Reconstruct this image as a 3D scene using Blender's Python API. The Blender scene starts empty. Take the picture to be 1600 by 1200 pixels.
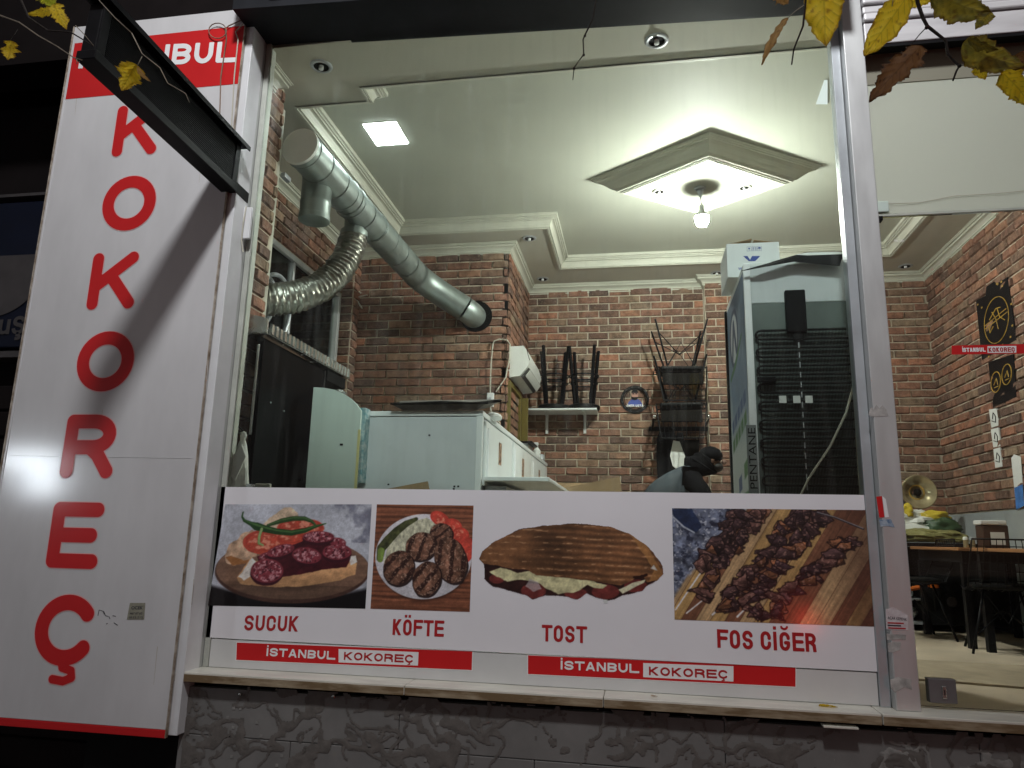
import bpy, bmesh, math, random
import numpy as np
from mathutils import Vector, Matrix, noise as mnoise

random.seed(7)
SC = bpy.context.scene
COL = SC.collection
R = math.radians
PI = math.pi

# ------------------------------------------------------------------ camera
F_PX, PITCH, ROLL, YAW = 1138.85, .20664, .023628, -.175255
_cp, _sp, _cy, _sy, _cr, _sr = (math.cos(PITCH), math.sin(PITCH), math.cos(YAW), math.sin(YAW), math.cos(ROLL), math.sin(ROLL))
_fw = Vector((_sy*_cp, _cy*_cp, _sp)); _rt = Vector((_cy, -_sy, 0)); _up = _rt.cross(_fw)
C_R = _cr*_rt + _sr*_up
C_U = -_sr*_rt + _cr*_up
cam_d = bpy.data.cameras.new('camera'); cam = bpy.data.objects.new('camera', cam_d); COL.objects.link(cam)
cam_d.sensor_fit = 'HORIZONTAL'; cam_d.sensor_width = 36; cam_d.lens = F_PX/1600*36
cam_d.clip_start = .02; cam_d.clip_end = 300
cam.matrix_world = Matrix(((C_R.x, C_U.x, -_fw.x, 0), (C_R.y, C_U.y, -_fw.y, 0), (C_R.z, C_U.z, -_fw.z, 0), (0, 0, 0, 1)))
SC.camera = cam

# ------------------------------------------------------------------ world, moonlight, exposure (night)
w = bpy.data.worlds.new('World'); SC.world = w; w.use_nodes = True
nt = w.node_tree; nt.nodes.clear()
sky = nt.nodes.new('ShaderNodeTexSky'); sky.sky_type = 'NISHITA'; sky.sun_disc = False
sky.sun_elevation = R(2); sky.sun_rotation = R(160)
bg1 = nt.nodes.new('ShaderNodeBackground'); bg1.inputs[1].default_value = .002
bg2 = nt.nodes.new('ShaderNodeBackground'); bg2.inputs[0].default_value = (1.0, .86, .84, 1); bg2.inputs[1].default_value = .105   # town glow
add = nt.nodes.new('ShaderNodeAddShader'); outw = nt.nodes.new('ShaderNodeOutputWorld')
nt.links.new(sky.outputs[0], bg1.inputs[0]); nt.links.new(bg1.outputs[0], add.inputs[0]); nt.links.new(bg2.outputs[0], add.inputs[1]); nt.links.new(add.outputs[0], outw.inputs[0])
sun_d = bpy.data.lights.new('moon', 'SUN'); sun_d.energy = .01; sun_d.angle = R(1); sun_d.color = (.8, .88, 1)
sun = bpy.data.objects.new('moon', sun_d); COL.objects.link(sun); sun.rotation_euler = (R(50), 0, R(-20))
LAMP_POS = Vector((.03, -1.10, 6.42)); LAMP_W = 1850
BULB_W = 134; PANEL_W = 8
SC.view_settings.view_transform = 'Standard'; SC.view_settings.look = 'None'
SC.view_settings.exposure = 0; SC.view_settings.gamma = 1; SC.view_settings.use_curve_mapping = False

# ------------------------------------------------------------------ helpers
def ray(px, py):
    return C_R*((px-800)/F_PX) + C_U*((600-py)/F_PX) + _fw
def atY(px, py, Y):
    d = ray(px, py); return d*(Y/d.y)
def atZ(px, py, Z):
    d = ray(px, py); return d*(Z/d.z)
def atX(px, py, X):
    d = ray(px, py); return d*(X/d.x)
def proj(p):
    v = Vector(p); z = v.dot(_fw)
    return (800+F_PX*v.dot(C_R)/z, 600-F_PX*v.dot(C_U)/z, z)

class MB:
    def __init__(s): s.v = []; s.f = []
    def add(s, vs, fs):
        o = len(s.v); s.v.extend([tuple(p) for p in vs]); s.f.extend([tuple(i+o for i in f) for f in fs]); return s
    def box(s, x0, x1, y0, y1, z0, z1, bev=0):
        if x0 > x1: x0, x1 = x1, x0
        if y0 > y1: y0, y1 = y1, y0
        if z0 > z1: z0, z1 = z1, z0
        if bev <= 0:
            return s.add([(x0,y0,z0),(x1,y0,z0),(x1,y1,z0),(x0,y1,z0),(x0,y0,z1),(x1,y0,z1),(x1,y1,z1),(x0,y1,z1)],
                         [(0,3,2,1),(4,5,6,7),(0,1,5,4),(1,2,6,5),(2,3,7,6),(3,0,4,7)])
        bev = min(bev, (x1-x0)*.45, (y1-y0)*.45, (z1-z0)*.45)
        bm = bmesh.new(); bmesh.ops.create_cube(bm, size=1)
        for v in bm.verts:
            v.co = Vector(((x0+x1)/2+v.co.x*(x1-x0), (y0+y1)/2+v.co.y*(y1-y0), (z0+z1)/2+v.co.z*(z1-z0)))
        bmesh.ops.bevel(bm, geom=bm.edges[:], offset=bev, segments=2, affect='EDGES', profile=.5)
        bm.verts.index_update()
        s.add([v.co for v in bm.verts], [[v.index for v in f.verts] for f in bm.faces]); bm.free(); return s
    def obox(s, c, ax, ay, az, bev=0):
        """box with centre c and half-axis vectors"""
        t = MB(); t.box(-1, 1, -1, 1, -1, 1)
        return s.add([Vector(c)+Vector(ax)*p[0]+Vector(ay)*p[1]+Vector(az)*p[2] for p in t.v], t.f)
    def tube(s, pts, r, n=8, cap=True, closed=False, ref=None):
        pts = [Vector(p) for p in pts]; m = len(pts)
        rs = r if isinstance(r, (list, tuple)) else [r]*m
        vs = []; prev = None
        for i, p in enumerate(pts):
            if closed: t = pts[(i+1) % m]-pts[i-1]
            else: t = pts[min(i+1, m-1)]-pts[max(i-1, 0)]
            t.normalize()
            if prev is None:
                a = Vector(ref) if ref else (Vector((0,0,1)) if abs(t.z) < .9 else Vector((1,0,0)))
            else: a = prev
            a = (a-t*a.dot(t)).normalized(); prev = a
            b = t.cross(a)
            for k in range(n):
                q = 2*PI*k/n; vs.append(p+(a*math.cos(q)+b*math.sin(q))*rs[i])
        fs = []
        for i in range(m if closed else m-1):
            for k in range(n):
                j = (i+1) % m
                fs.append((i*n+k, i*n+(k+1) % n, j*n+(k+1) % n, j*n+k))
        if cap and not closed:
            fs.append(tuple(range(n-1, -1, -1))); fs.append(tuple((m-1)*n+k for k in range(n)))
        return s.add(vs, fs)
    def lathe(s, prof, c=(0,0,0), axis='Z', n=24, cap=True):
        """prof: list of (r, h)"""
        vs = []; c = Vector(c)
        for r, h in prof:
            for k in range(n):
                q = 2*PI*k/n; a, b = r*math.cos(q), r*math.sin(q)
                vs.append(c+(Vector((a,b,h)) if axis == 'Z' else Vector((a,h,-b)) if axis == 'Y' else Vector((h,a,b))))
        fs = []
        for i in range(len(prof)-1):
            for k in range(n): fs.append((i*n+k, i*n+(k+1) % n, (i+1)*n+(k+1) % n, (i+1)*n+k))
        if cap:
            fs.append(tuple(range(n-1, -1, -1))); fs.append(tuple((len(prof)-1)*n+k for k in range(n)))
        return s.add(vs, fs)
    def prism(s, poly, d, axis='Y'):
        """poly: list of 3D points (planar), extruded by vector d"""
        n = len(poly); d = Vector(d); P = [Vector(p) for p in poly]
        fs = [tuple(range(n)), tuple(range(2*n-1, n-1, -1))]
        for i in range(n): j = (i+1) % n; fs.append((i, i+n, j+n, j))
        return s.add(P+[p+d for p in P], fs)
    def quad(s, a, b, c, d): return s.add([a,b,c,d], [(0,1,2,3)])
    def sphere(s, c, r, n=16, m=10, sc=(1,1,1)):
        prof = []
        vs = []; fs = []
        c = Vector(c)
        for i in range(1, m):
            t = PI*i/m
            for k in range(n):
                q = 2*PI*k/n
                vs.append(c+Vector((r*sc[0]*math.sin(t)*math.cos(q), r*sc[1]*math.sin(t)*math.sin(q), r*sc[2]*math.cos(t))))
        top = len(vs); vs.append(c+Vector((0,0,r*sc[2]))); bot = len(vs); vs.append(c-Vector((0,0,r*sc[2])))
        for i in range(m-2):
            for k in range(n): fs.append((i*n+k, (i+1)*n+k, (i+1)*n+(k+1) % n, i*n+(k+1) % n))
        for k in range(n):
            fs.append((top, k, (k+1) % n)); fs.append((bot, (m-2)*n+(k+1) % n, (m-2)*n+k))
        return s.add(vs, fs)

def wloc(o):
    p = Vector((0,0,0))
    while o: p = p+o.location; o = o.parent
    return p
def link(name, me, parent=None):
    o = bpy.data.objects.new(name, me); COL.objects.link(o)
    if parent: o.parent = parent
    return o
def obj(name, mb, mat, parent=None, smooth=False, origin=None, fix=True):
    me = bpy.data.meshes.new(name)
    off = wloc(parent) if parent else Vector(origin) if origin else Vector((0,0,0))
    me.from_pydata([tuple(Vector(p)-off) for p in mb.v], [], mb.f)
    if fix:
        bm = bmesh.new(); bm.from_mesh(me); bmesh.ops.recalc_face_normals(bm, faces=bm.faces); bm.to_mesh(me); bm.free()
    if smooth:
        me.shade_smooth()
        if smooth == 'auto':
            bm = bmesh.new(); bm.from_mesh(me)
            for e in bm.edges:
                if len(e.link_faces) == 2 and e.calc_face_angle(0) > R(38): e.smooth = False
            bm.to_mesh(me); bm.free()
    me.materials.append(mat)
    o = link(name, me, parent)
    if origin and not parent: o.location = origin
    return o
def thing(name, label, cat, loc=(0,0,0), group=None):
    o = bpy.data.objects.new(name, None); COL.objects.link(o); o.location = loc; o.empty_display_size = .1
    return tag(o, label, cat, group)
def tag(o, label, cat, group=None):
    o['label'] = label; o['category'] = cat
    if group: o['group'] = group
    return o
def struct(name, mb, mat, **k):
    o = obj(name, mb, mat, **k); o['kind'] = 'structure'; return o
def stuff(o): o['kind'] = 'stuff'; return o
def copy_tree(o, parent=None):
    c = o.copy(); COL.objects.link(c)
    if parent: c.parent = parent
    for ch in list(o.children): copy_tree(ch, c)
    return c

# ------------------------------------------------------------------ materials
def s2l(c):
    return tuple((x/255/12.92 if x/255 <= .04045 else ((x/255+.055)/1.055)**2.4) for x in c)
def mat(name, col, rough=.5, metal=0, var=.12, scale=6, bump=0, bscale=40, col2=None, stretch=(1,1,1), spec=.5, coat=0, rvar=.1, detail=4, thr=None):
    m = bpy.data.materials.new(name); m.use_nodes = True; t = m.node_tree; N = t.nodes; L = t.links
    b = N['Principled BSDF']; b.inputs['Roughness'].default_value = rough; b.inputs['Metallic'].default_value = metal
    b.inputs['Specular IOR Level'].default_value = spec; b.inputs['Coat Weight'].default_value = coat; b.inputs['Coat Roughness'].default_value = .13
    tc = N.new('ShaderNodeTexCoord'); mp = N.new('ShaderNodeMapping'); mp.inputs['Scale'].default_value = stretch
    L.new(tc.outputs['Object'], mp.inputs[0])
    nz = N.new('ShaderNodeTexNoise'); nz.inputs['Scale'].default_value = scale; nz.inputs['Detail'].default_value = detail; nz.inputs['Roughness'].default_value = .6
    L.new(mp.outputs[0], nz.inputs['Vector'])
    mx = N.new('ShaderNodeMix'); mx.data_type = 'RGBA'
    c1 = [max(0, c*(1-var)) for c in col]; c2 = [c*(1+var) for c in col] if col2 is None else col2
    mx.inputs[6].default_value = (*c1, 1); mx.inputs[7].default_value = (*c2, 1)
    mr = N.new('ShaderNodeMapRange'); mr.inputs[1].default_value = .3 if thr is None else thr[0]; mr.inputs[2].default_value = .7 if thr is None else thr[1]
    L.new(nz.outputs[0], mr.inputs[0]); L.new(mr.outputs[0], mx.inputs[0]); L.new(mx.outputs[2], b.inputs['Base Color'])
    if rvar:
        mr2 = N.new('ShaderNodeMapRange'); mr2.inputs[3].default_value = max(.02, rough-rvar); mr2.inputs[4].default_value = min(1, rough+rvar)
        L.new(nz.outputs[0], mr2.inputs[0]); L.new(mr2.outputs[0], b.inputs['Roughness'])
    if bump:
        n2 = N.new('ShaderNodeTexNoise'); n2.inputs['Scale'].default_value = bscale; n2.inputs['Detail'].default_value = 5
        L.new(mp.outputs[0], n2.inputs['Vector'])
        bp = N.new('ShaderNodeBump'); bp.inputs['Strength'].default_value = bump; bp.inputs['Distance'].default_value = .01
        L.new(n2.outputs[0], bp.inputs['Height']); L.new(bp.outputs[0], b.inputs['Normal'])
    return m
def emit(name, col, st):
    m = bpy.data.materials.new(name); m.use_nodes = True; t = m.node_tree; t.nodes.clear()
    e = t.nodes.new('ShaderNodeEmission'); e.inputs[0].default_value = (*col, 1); e.inputs[1].default_value = st
    o = t.nodes.new('ShaderNodeOutputMaterial'); t.links.new(e.outputs[0], o.inputs[0]); return m
def glassmat(name, dirt=.02, tint=(.93,.97,.95)):
    m = bpy.data.materials.new(name); m.use_nodes = True; t = m.node_tree; N = t.nodes; L = t.links; N.clear()
    tr = N.new('ShaderNodeBsdfTransparent'); tr.inputs[0].default_value = (*tint, 1)
    gl = N.new('ShaderNodeBsdfGlossy'); gl.inputs['Roughness'].default_value = .02
    fr = N.new('ShaderNodeFresnel'); fr.inputs[0].default_value = 1.3
    mx = N.new('ShaderNodeMixShader'); L.new(fr.outputs[0], mx.inputs[0]); L.new(tr.outputs[0], mx.inputs[1]); L.new(gl.outputs[0], mx.inputs[2])
    df = N.new('ShaderNodeBsdfTranslucent'); df.inputs[0].default_value = (.7,.75,.75,1)
    d2 = N.new('ShaderNodeBsdfDiffuse'); d2.inputs[0].default_value = (.6,.6,.58,1)
    ad = N.new('ShaderNodeMixShader'); L.new(df.outputs[0], ad.inputs[1]); L.new(d2.outputs[0], ad.inputs[2])
    tc = N.new('ShaderNodeTexCoord'); mp = N.new('ShaderNodeMapping'); mp.inputs['Scale'].default_value = (9, 9, .9)
    nz = N.new('ShaderNodeTexNoise'); nz.inputs['Scale'].default_value = 2.5; nz.inputs['Detail'].default_value = 6
    L.new(tc.outputs['Object'], mp.inputs[0]); L.new(mp.outputs[0], nz.inputs['Vector'])
    mr = N.new('ShaderNodeMapRange'); mr.inputs[1].default_value = .50; mr.inputs[2].default_value = .8; mr.inputs[3].default_value = dirt*.08; mr.inputs[4].default_value = dirt*3
    L.new(nz.outputs[0], mr.inputs[0])
    m2 = N.new('ShaderNodeMixShader'); L.new(mr.outputs[0], m2.inputs[0]); L.new(mx.outputs[0], m2.inputs[1]); L.new(ad.outputs[0], m2.inputs[2])
    o = N.new('ShaderNodeOutputMaterial'); L.new(m2.outputs[0], o.inputs[0]); return m
def frostmat(name):
    m = bpy.data.materials.new(name); m.use_nodes = True; t = m.node_tree; N = t.nodes; L = t.links; N.clear()
    a = N.new('ShaderNodeBsdfDiffuse'); a.inputs[0].default_value = (.52,.53,.51,1)
    b = N.new('ShaderNodeBsdfTranslucent'); b.inputs[0].default_value = (.68,.71,.65,1)
    x = N.new('ShaderNodeMixShader'); x.inputs[0].default_value = .6; L.new(a.outputs[0],x.inputs[1]); L.new(b.outputs[0],x.inputs[2])
    g = N.new('ShaderNodeBsdfGlossy'); g.inputs['Roughness'].default_value = .12; y = N.new('ShaderNodeMixShader'); y.inputs[0].default_value = .04; L.new(x.outputs[0],y.inputs[1]); L.new(g.outputs[0],y.inputs[2])
    o = N.new('ShaderNodeOutputMaterial'); L.new(y.outputs[0],o.inputs[0]); return m
def brickmat(name, stops):
    m = bpy.data.materials.new(name); m.use_nodes = True; t = m.node_tree; N = t.nodes; L = t.links
    b = N['Principled BSDF']; b.inputs['Roughness'].default_value = .85; b.inputs['Specular IOR Level'].default_value = .3
    oi = N.new('ShaderNodeObjectInfo'); ge = N.new('ShaderNodeNewGeometry')
    ad = N.new('ShaderNodeMath'); ad.operation = 'ADD'; L.new(oi.outputs['Random'], ad.inputs[0]); L.new(ge.outputs['Random Per Island'], ad.inputs[1])
    fr = N.new('ShaderNodeMath'); fr.operation = 'FRACT'; L.new(ad.outputs[0], fr.inputs[0])
    cr = N.new('ShaderNodeValToRGB'); el = cr.color_ramp.elements
    for i, (p, c) in enumerate(stops):
        e = el[i] if i < 2 else el.new(p)
        e.position = p; e.color = (*c, 1)
    L.new(fr.outputs[0], cr.inputs[0])
    tc = N.new('ShaderNodeNewGeometry')
    nz = N.new('ShaderNodeTexNoise'); nz.inputs['Scale'].default_value = 14; nz.inputs['Detail'].default_value = 7; nz.inputs['Roughness'].default_value = .65
    L.new(tc.outputs['Position'], nz.inputs['Vector'])
    rp = N.new('ShaderNodeMapRange'); rp.inputs[1].default_value = .32; rp.inputs[2].default_value = .68; rp.inputs[3].default_value = .52; rp.inputs[4].default_value = 1.35
    L.new(nz.outputs[0], rp.inputs[0])
    mu = N.new('ShaderNodeMix'); mu.data_type = 'RGBA'; mu.blend_type = 'MULTIPLY'; mu.inputs[0].default_value = 1
    L.new(cr.outputs[0], mu.inputs[6]); L.new(rp.outputs[0], mu.inputs[7])
    n3 = N.new('ShaderNodeTexNoise'); n3.inputs['Scale'].default_value = 45; n3.inputs['Detail'].default_value = 3
    L.new(tc.outputs['Position'], n3.inputs['Vector'])
    r3 = N.new('ShaderNodeMapRange'); r3.inputs[1].default_value = .58; r3.inputs[2].default_value = .75; r3.inputs[4].default_value = .55
    L.new(n3.outputs[0], r3.inputs[0])
    m3 = N.new('ShaderNodeMix'); m3.data_type = 'RGBA'; m3.inputs[7].default_value = (.30,.24,.17,1)
    L.new(r3.outputs[0], m3.inputs[0]); L.new(mu.outputs[2], m3.inputs[6]); L.new(m3.outputs[2], b.inputs['Base Color'])
    bp = N.new('ShaderNodeBump'); bp.inputs['Strength'].default_value = .7; bp.inputs['Distance'].default_value = .012
    n2 = N.new('ShaderNodeTexNoise'); n2.inputs['Scale'].default_value = 60; n2.inputs['Detail'].default_value = 6; L.new(tc.outputs['Position'], n2.inputs['Vector'])
    L.new(n2.outputs[0], bp.inputs['Height']); L.new(bp.outputs[0], b.inputs['Normal'])
    return m
def vcolmat(name, rough=.4, spec=.4, coat=0):
    m = bpy.data.materials.new(name); m.use_nodes = True; t = m.node_tree
    a = t.nodes.new('ShaderNodeAttribute'); a.attribute_name = 'print'
    b = t.nodes['Principled BSDF']; b.inputs['Roughness'].default_value = rough; b.inputs['Specular IOR Level'].default_value = spec
    b.inputs['Coat Weight'].default_value = coat; b.inputs['Coat Roughness'].default_value = .13
    t.links.new(a.outputs[0], b.inputs['Base Color']); return m

M = dict(
    signwhite=mat('sign white vinyl', (.61,.605,.61), .5, coat=.8, spec=.12, var=.08, scale=2.2, bump=.10, bscale=3.2, rvar=.10, stretch=(1.6,1,.6)),
    signside=mat('sign side white', (.72,.73,.74), .4, var=.06),
    vinylred=mat('red vinyl', (.56,.018,.02), .45, spec=.15, coat=.3, var=.06, scale=3),
    vinylredtext=mat('red print', (.42,.016,.02), .4, var=.05),
    vinylwhite=mat('white vinyl letters', (.82,.82,.82), .4, var=.03),
    vinylpink=mat('pale pink letter edge', (.72,.42,.42), .4, var=.03),
    darktext=mat('dark print', (.03,.03,.04), .5, var=.1),
    rust=mat('rusty brown edge trim', (.23,.14,.07), .6, var=.4, scale=20, col2=(.5,.45,.38)),
    banner=mat('banner vinyl', (.82,.81,.84), .45, coat=.5, var=.03, scale=2, bump=.03, bscale=5),
    alu=mat('brushed aluminium', (.57,.58,.575), .42, metal=.45, var=.07, scale=5, stretch=(3,3,.6)),
    aludark=mat('grey aluminium jamb', (.42,.45,.47), .42, metal=.4, var=.12, scale=5),
    alugreen=mat('old painted jamb', (.45,.47,.42), .5, var=.15, scale=8),
    rail=mat('bottom rail white', (.62,.63,.62), .32, var=.06, scale=3),
    lintel=mat('dark fascia', (.012,.013,.016), .6, var=.4, scale=5, spec=.2),
    black=mat('black metal', (.007,.007,.008), .45, var=.3, scale=10, spec=.12),
    blackmatt=mat('black matt', (.006,.006,.006), .8, var=.3, scale=10, spec=.15),
    blackgloss=mat('black glass', (.003,.003,.004), .35, var=.2, spec=.06, rvar=.04),
    ledface=mat('led face dark', (.012,.016,.016), .5, var=.25, scale=30, spec=.25),
    marble=mat('marble sill', (.66,.64,.56), .35, var=.14, scale=4, bump=.05, stretch=(1,4,4)),
    marbledirt=mat('stained marble', (.25,.165,.080), .7, var=.3, scale=9, col2=(.46,.38,.26), stretch=(.6,3,3), thr=(.45,.75)),
    slab=mat('grey wall slab', (.185,.18,.172), .6, var=.16, scale=5, bump=.03, bscale=30, spec=.3),
    mortar=mat('mortar', (.46,.40,.31), .95, var=.25, scale=14, bump=.4, bscale=50),
    ceil=mat('ceiling paint', (.43,.445,.375), .7, var=.06, scale=1.3, bump=.02, bscale=30),
    ceillow=mat('ceiling soffit paint', (.46,.45,.375), .75, var=.06, scale=1.5),
    mould=mat('cornice plaster', (.52,.525,.44), .55, var=.05, scale=6),
    lockgrey=mat('grey lock metal', (.16,.16,.165), .45, metal=.5, var=.15, scale=8),
    caplit=mat('duct end cap', (.78,.80,.75), .6, var=.06, scale=5),  # paler than the duct, the light falling on the cap put into its colour
    shut=mat('white shutter metal', (.66,.65,.66), .45, metal=.2, var=.12, scale=5, stretch=(.5,3,3)),
    headp=mat('olive head panel', (.24,.23,.17), .6, var=.06, scale=2),
    frost=frostmat('frosted overlight'),
    floor=mat('shop floor tiles', (.50,.415,.31), .45, var=.2, scale=3),
    wains=mat('grey wainscot', (.33,.36,.36), .6, var=.12, scale=5, bump=.1),
    galv=mat('galvanised duct', (.29,.335,.315), .46, metal=.7, var=.14, scale=7, bump=.03, bscale=12),
    foil=mat('aluminium foil duct', (.30,.30,.26), .36, metal=.9, var=.2, scale=16, bump=.25, bscale=45),
    steel=mat('stainless steel', (.58,.60,.58), .25, metal=.95, var=.1, scale=10),
    chrome=mat('chrome', (.75,.75,.75), .1, metal=1, var=.05),
    fridgew=mat('white enamel', (.66,.69,.68), .38, var=.05, scale=3),
    freezer=mat('white cabinet', (.50,.53,.54), .42, var=.06, scale=3),
    pale=mat('pale green panel', (.56,.66,.60), .42, var=.04, scale=3),
    yellowedge=mat('yellowed edge', (.62,.58,.26), .6),
    coilback=mat('fridge back plate', (.10,.125,.115), .5, var=.2, scale=4),
    coilblack=mat('fridge coil black', (.008,.008,.008), .5, var=.2, spec=.2),
    cardboard=mat('cardboard', (.27,.185,.10), .85, var=.15, scale=9, bump=.1),
    cardgrey=mat('grey cardboard inner', (.10,.09,.08), .8, var=.2),
    boxwhite=mat('white carton', (.66,.68,.68), .6, var=.04),
    paper=mat('white paper', (.68,.70,.68), .7, var=.06),
    plasticbag=mat('white plastic bag', (.68,.70,.66), .4, var=.08, scale=14, bump=.5, bscale=22),
    olivebag=mat('olive bag', (.20,.19,.07), .5, var=.3, scale=14, bump=.4, bscale=20),
    yellow=mat('yellow print bag', (.55,.42,.03), .5, var=.2),
    orange=mat('orange plastic', (.55,.12,.01), .5, var=.1),
    bluemat=mat('blue plastic', (.02,.05,.25), .5, var=.2),
    olivewood=mat('ochre painted frame', (.13,.10,.02), .5, var=.2, scale=8),
    wood=mat('table edge wood', (.32,.15,.06), .5, var=.2, scale=6, stretch=(1,14,14)),
    darkwood=mat('dark brown wood', (.06,.03,.02), .5, var=.3, stretch=(2,12,12)),
    cable=mat('white cable', (.50,.48,.40), .6, var=.1),
    cabledark=mat('dark cable', (.05,.045,.04), .6),
    wire=mat('old wire', (.20,.13,.09), .6, var=.4, scale=12),
    ac=mat('ac white plastic', (.66,.68,.64), .4, var=.04),
    acdark=mat('ac outlet', (.06,.06,.055), .5),
    skin=mat('skin', (.13,.065,.042), .6, var=.1, scale=20),
    vest=mat('grey vest cloth', (.040,.054,.066), .75, var=.2, scale=12, bump=.25, bscale=18),
    hoodie=mat('black cloth', (.006,.006,.007), .95, var=.3, scale=14, bump=.25, bscale=18, spec=.08),
    jeans=mat('dark trousers', (.02,.022,.03), .85, var=.2),
    hair=mat('black hair', (.008,.006,.005), .6),
    cushion=mat('black leather', (.007,.007,.007), .5, spec=.2, var=.2, scale=14, bump=.1),
    cushionb=mat('dark brown leather', (.007,.006,.005), .7, spec=.05, var=.2, scale=14, bump=.1),
    gold=mat('gold print', (.42,.26,.04), .45, var=.3, scale=30),
    amber=mat('amber glass', (.40,.34,.20), .12, var=.3, scale=10, metal=.4),
    leafy=mat('yellow leaf', (.62,.40,.02), .5, var=.3, scale=14, col2=(.70,.52,.05), bump=.3, bscale=30),
    leafb=mat('brown leaf', (.16,.075,.03), .6, var=.4, scale=16, col2=(.24,.12,.05), bump=.4, bscale=30),
    leafg=mat('olive green leaf', (.10,.10,.03), .5, var=.35, scale=12, col2=(.34,.25,.03), bump=.3, bscale=30),
    leafo=mat('dry orange leaf', (.38,.19,.05), .6, var=.4, scale=20, col2=(.55,.34,.12), bump=.4, bscale=30),
    leaflime=mat('lime leaf', (.30,.36,.02), .5, var=.3, scale=14, col2=(.55,.50,.04)),
    twig=mat('dark twig', (.025,.018,.014), .8, var=.4, scale=40, bump=.4, bscale=80),
    twigpale=mat('pale twig', (.30,.26,.20), .8, var=.4, scale=40),
    asphalt=mat('pavement', (.06,.055,.05), .85, var=.3, scale=8, bump=.3),
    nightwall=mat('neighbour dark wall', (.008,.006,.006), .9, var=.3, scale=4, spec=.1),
    navy=mat('navy sign', (.003,.005,.014), .6, var=.2, spec=.15),
    nvtext=mat('dim grey lettering', (.035,.030,.030), .7, var=.3),
    bulbglass=emit('lit bulb', (1, .985, .93), 1),
    panelglow=emit('lit panel', (.94, .98, 1), 1),
    glass=glassmat('window glass', .014),
    doorglass=glassmat('door glass', .006, (.94,.965,.95)),
    print=vcolmat('printed vinyl', .45, .3, .5), printm=vcolmat('printed paper', .6),
)
BR = [(0, (.158,.086,.060)), (1, (.285,.130,.085)), (.16, (.125,.080,.062)), (.32, (.275,.135,.090)), (.46, (.210,.117,.080)),
      (.58, (.245,.178,.122)), (.70, (.330,.150,.092)), (.84, (.185,.125,.092))]
M['brick'] = brickmat('brick', sorted(BR))
A_BULB = 2*PI*.049*.062
for nm, st in (('bulbglass', BULB_W/(PI*A_BULB)), ('panelglow', PANEL_W/(PI*.25*.28))):
    M[nm].node_tree.nodes['Emission'].inputs[1].default_value = st

# ------------------------------------------------------------------ text, stroke letters, prints
def text_mb(body, size, frame, sx=1.0, bold=0.0, align='LEFT'):
    """frame = (origin, xdir, ydir): lettering laid out from origin along xdir"""
    cu = bpy.data.curves.new('text', 'FONT'); cu.body = body; cu.size = 1; cu.offset = bold; cu.resolution_u = 4; cu.align_x = align
    o = bpy.data.objects.new('text', cu); COL.objects.link(o)
    dg = bpy.context.evaluated_depsgraph_get()
    me = bpy.data.meshes.new_from_object(o.evaluated_get(dg))
    O, X, Yd = [Vector(p) for p in frame]
    mb = MB(); mb.add([O+X*(v.co.x*sx*size)+Yd*(v.co.y*size) for v in me.vertices], [tuple(p.vertices) for p in me.polygons])
    bpy.data.objects.remove(o); bpy.data.curves.remove(cu); bpy.data.meshes.remove(me)
    return mb
def text_fit(body, a, b, h, Y, bold=0.0, yoff=0):
    """text on a plane of constant Y, its left and right ends at a=(x,z), b=(x,z), capital height h"""
    t = text_mb(body, 1, ((0,0,0),(1,0,0),(0,0,1)), 1, bold)
    xs = [p[0] for p in t.v]; x0, x1 = min(xs), max(xs); W = b[0]-a[0]
    cap = .72
    t.v = [(a[0]+(p[0]-x0)/(x1-x0)*W, Y, a[1]+(b[1]-a[1])*(p[0]-x0)/(x1-x0)+p[2]/cap*h) for p in t.v]
    return t
def seg_d(px, py, pts, r=None):
    d = np.full(px.shape, 1e9)
    for i in range(len(pts)-1):
        ax, ay = pts[i]; bx, by = pts[i+1]; dx, dy = bx-ax, by-ay; L2 = dx*dx+dy*dy+1e-12
        t = np.clip(((px-ax)*dx+(py-ay)*dy)/L2, 0, 1)
        dd = np.hypot(px-ax-t*dx, py-ay-t*dy)
        if r is not None: dd = dd-(r[i]*(1-t)+r[i+1]*t)
        d = np.minimum(d, dd)
    return d
def sdf_mesh(fn, x0, x1, y0, y1, n, place):
    """marching-squares mesh of the region fn<0; place maps (x,y)->3D"""
    m = max(4, int(n*(y1-y0)/(x1-x0)))
    xs = np.linspace(x0, x1, n); ys = np.linspace(y0, y1, m); gx, gy = np.meshgrid(xs, ys); d = fn(gx, gy)
    vid = {}; mb = MB()
    def V(key, x, y):
        if key not in vid: vid[key] = len(mb.v); mb.v.append(tuple(place(x, y)))
        return vid[key]
    for j in range(m-1):
        for i in range(n-1):
            cs = [(i,j),(i+1,j),(i+1,j+1),(i,j+1)]; dv = [d[c[1], c[0]] for c in cs]
            if min(dv) >= 0: continue
            f = []
            for k in range(4):
                a, b = cs[k], cs[(k+1) % 4]; da, db = dv[k], dv[(k+1) % 4]
                if da < 0: f.append(V(a, xs[a[0]], ys[a[1]]))
                if (da < 0) != (db < 0):
                    t = da/(da-db); key = (min(a,b), max(a,b))
                    f.append(V(key, xs[a[0]]+(xs[b[0]]-xs[a[0]])*t, ys[a[1]]+(ys[b[1]]-ys[a[1]])*t))
            if len(f) >= 3: mb.f.append(tuple(f))
    return mb
def arc(cx, cy, rx, ry, a0, a1, n=26):
    return [(cx+rx*math.cos(R(a0+(a1-a0)*i/n)), cy+ry*math.sin(R(a0+(a1-a0)*i/n))) for i in range(n+1)]
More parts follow.
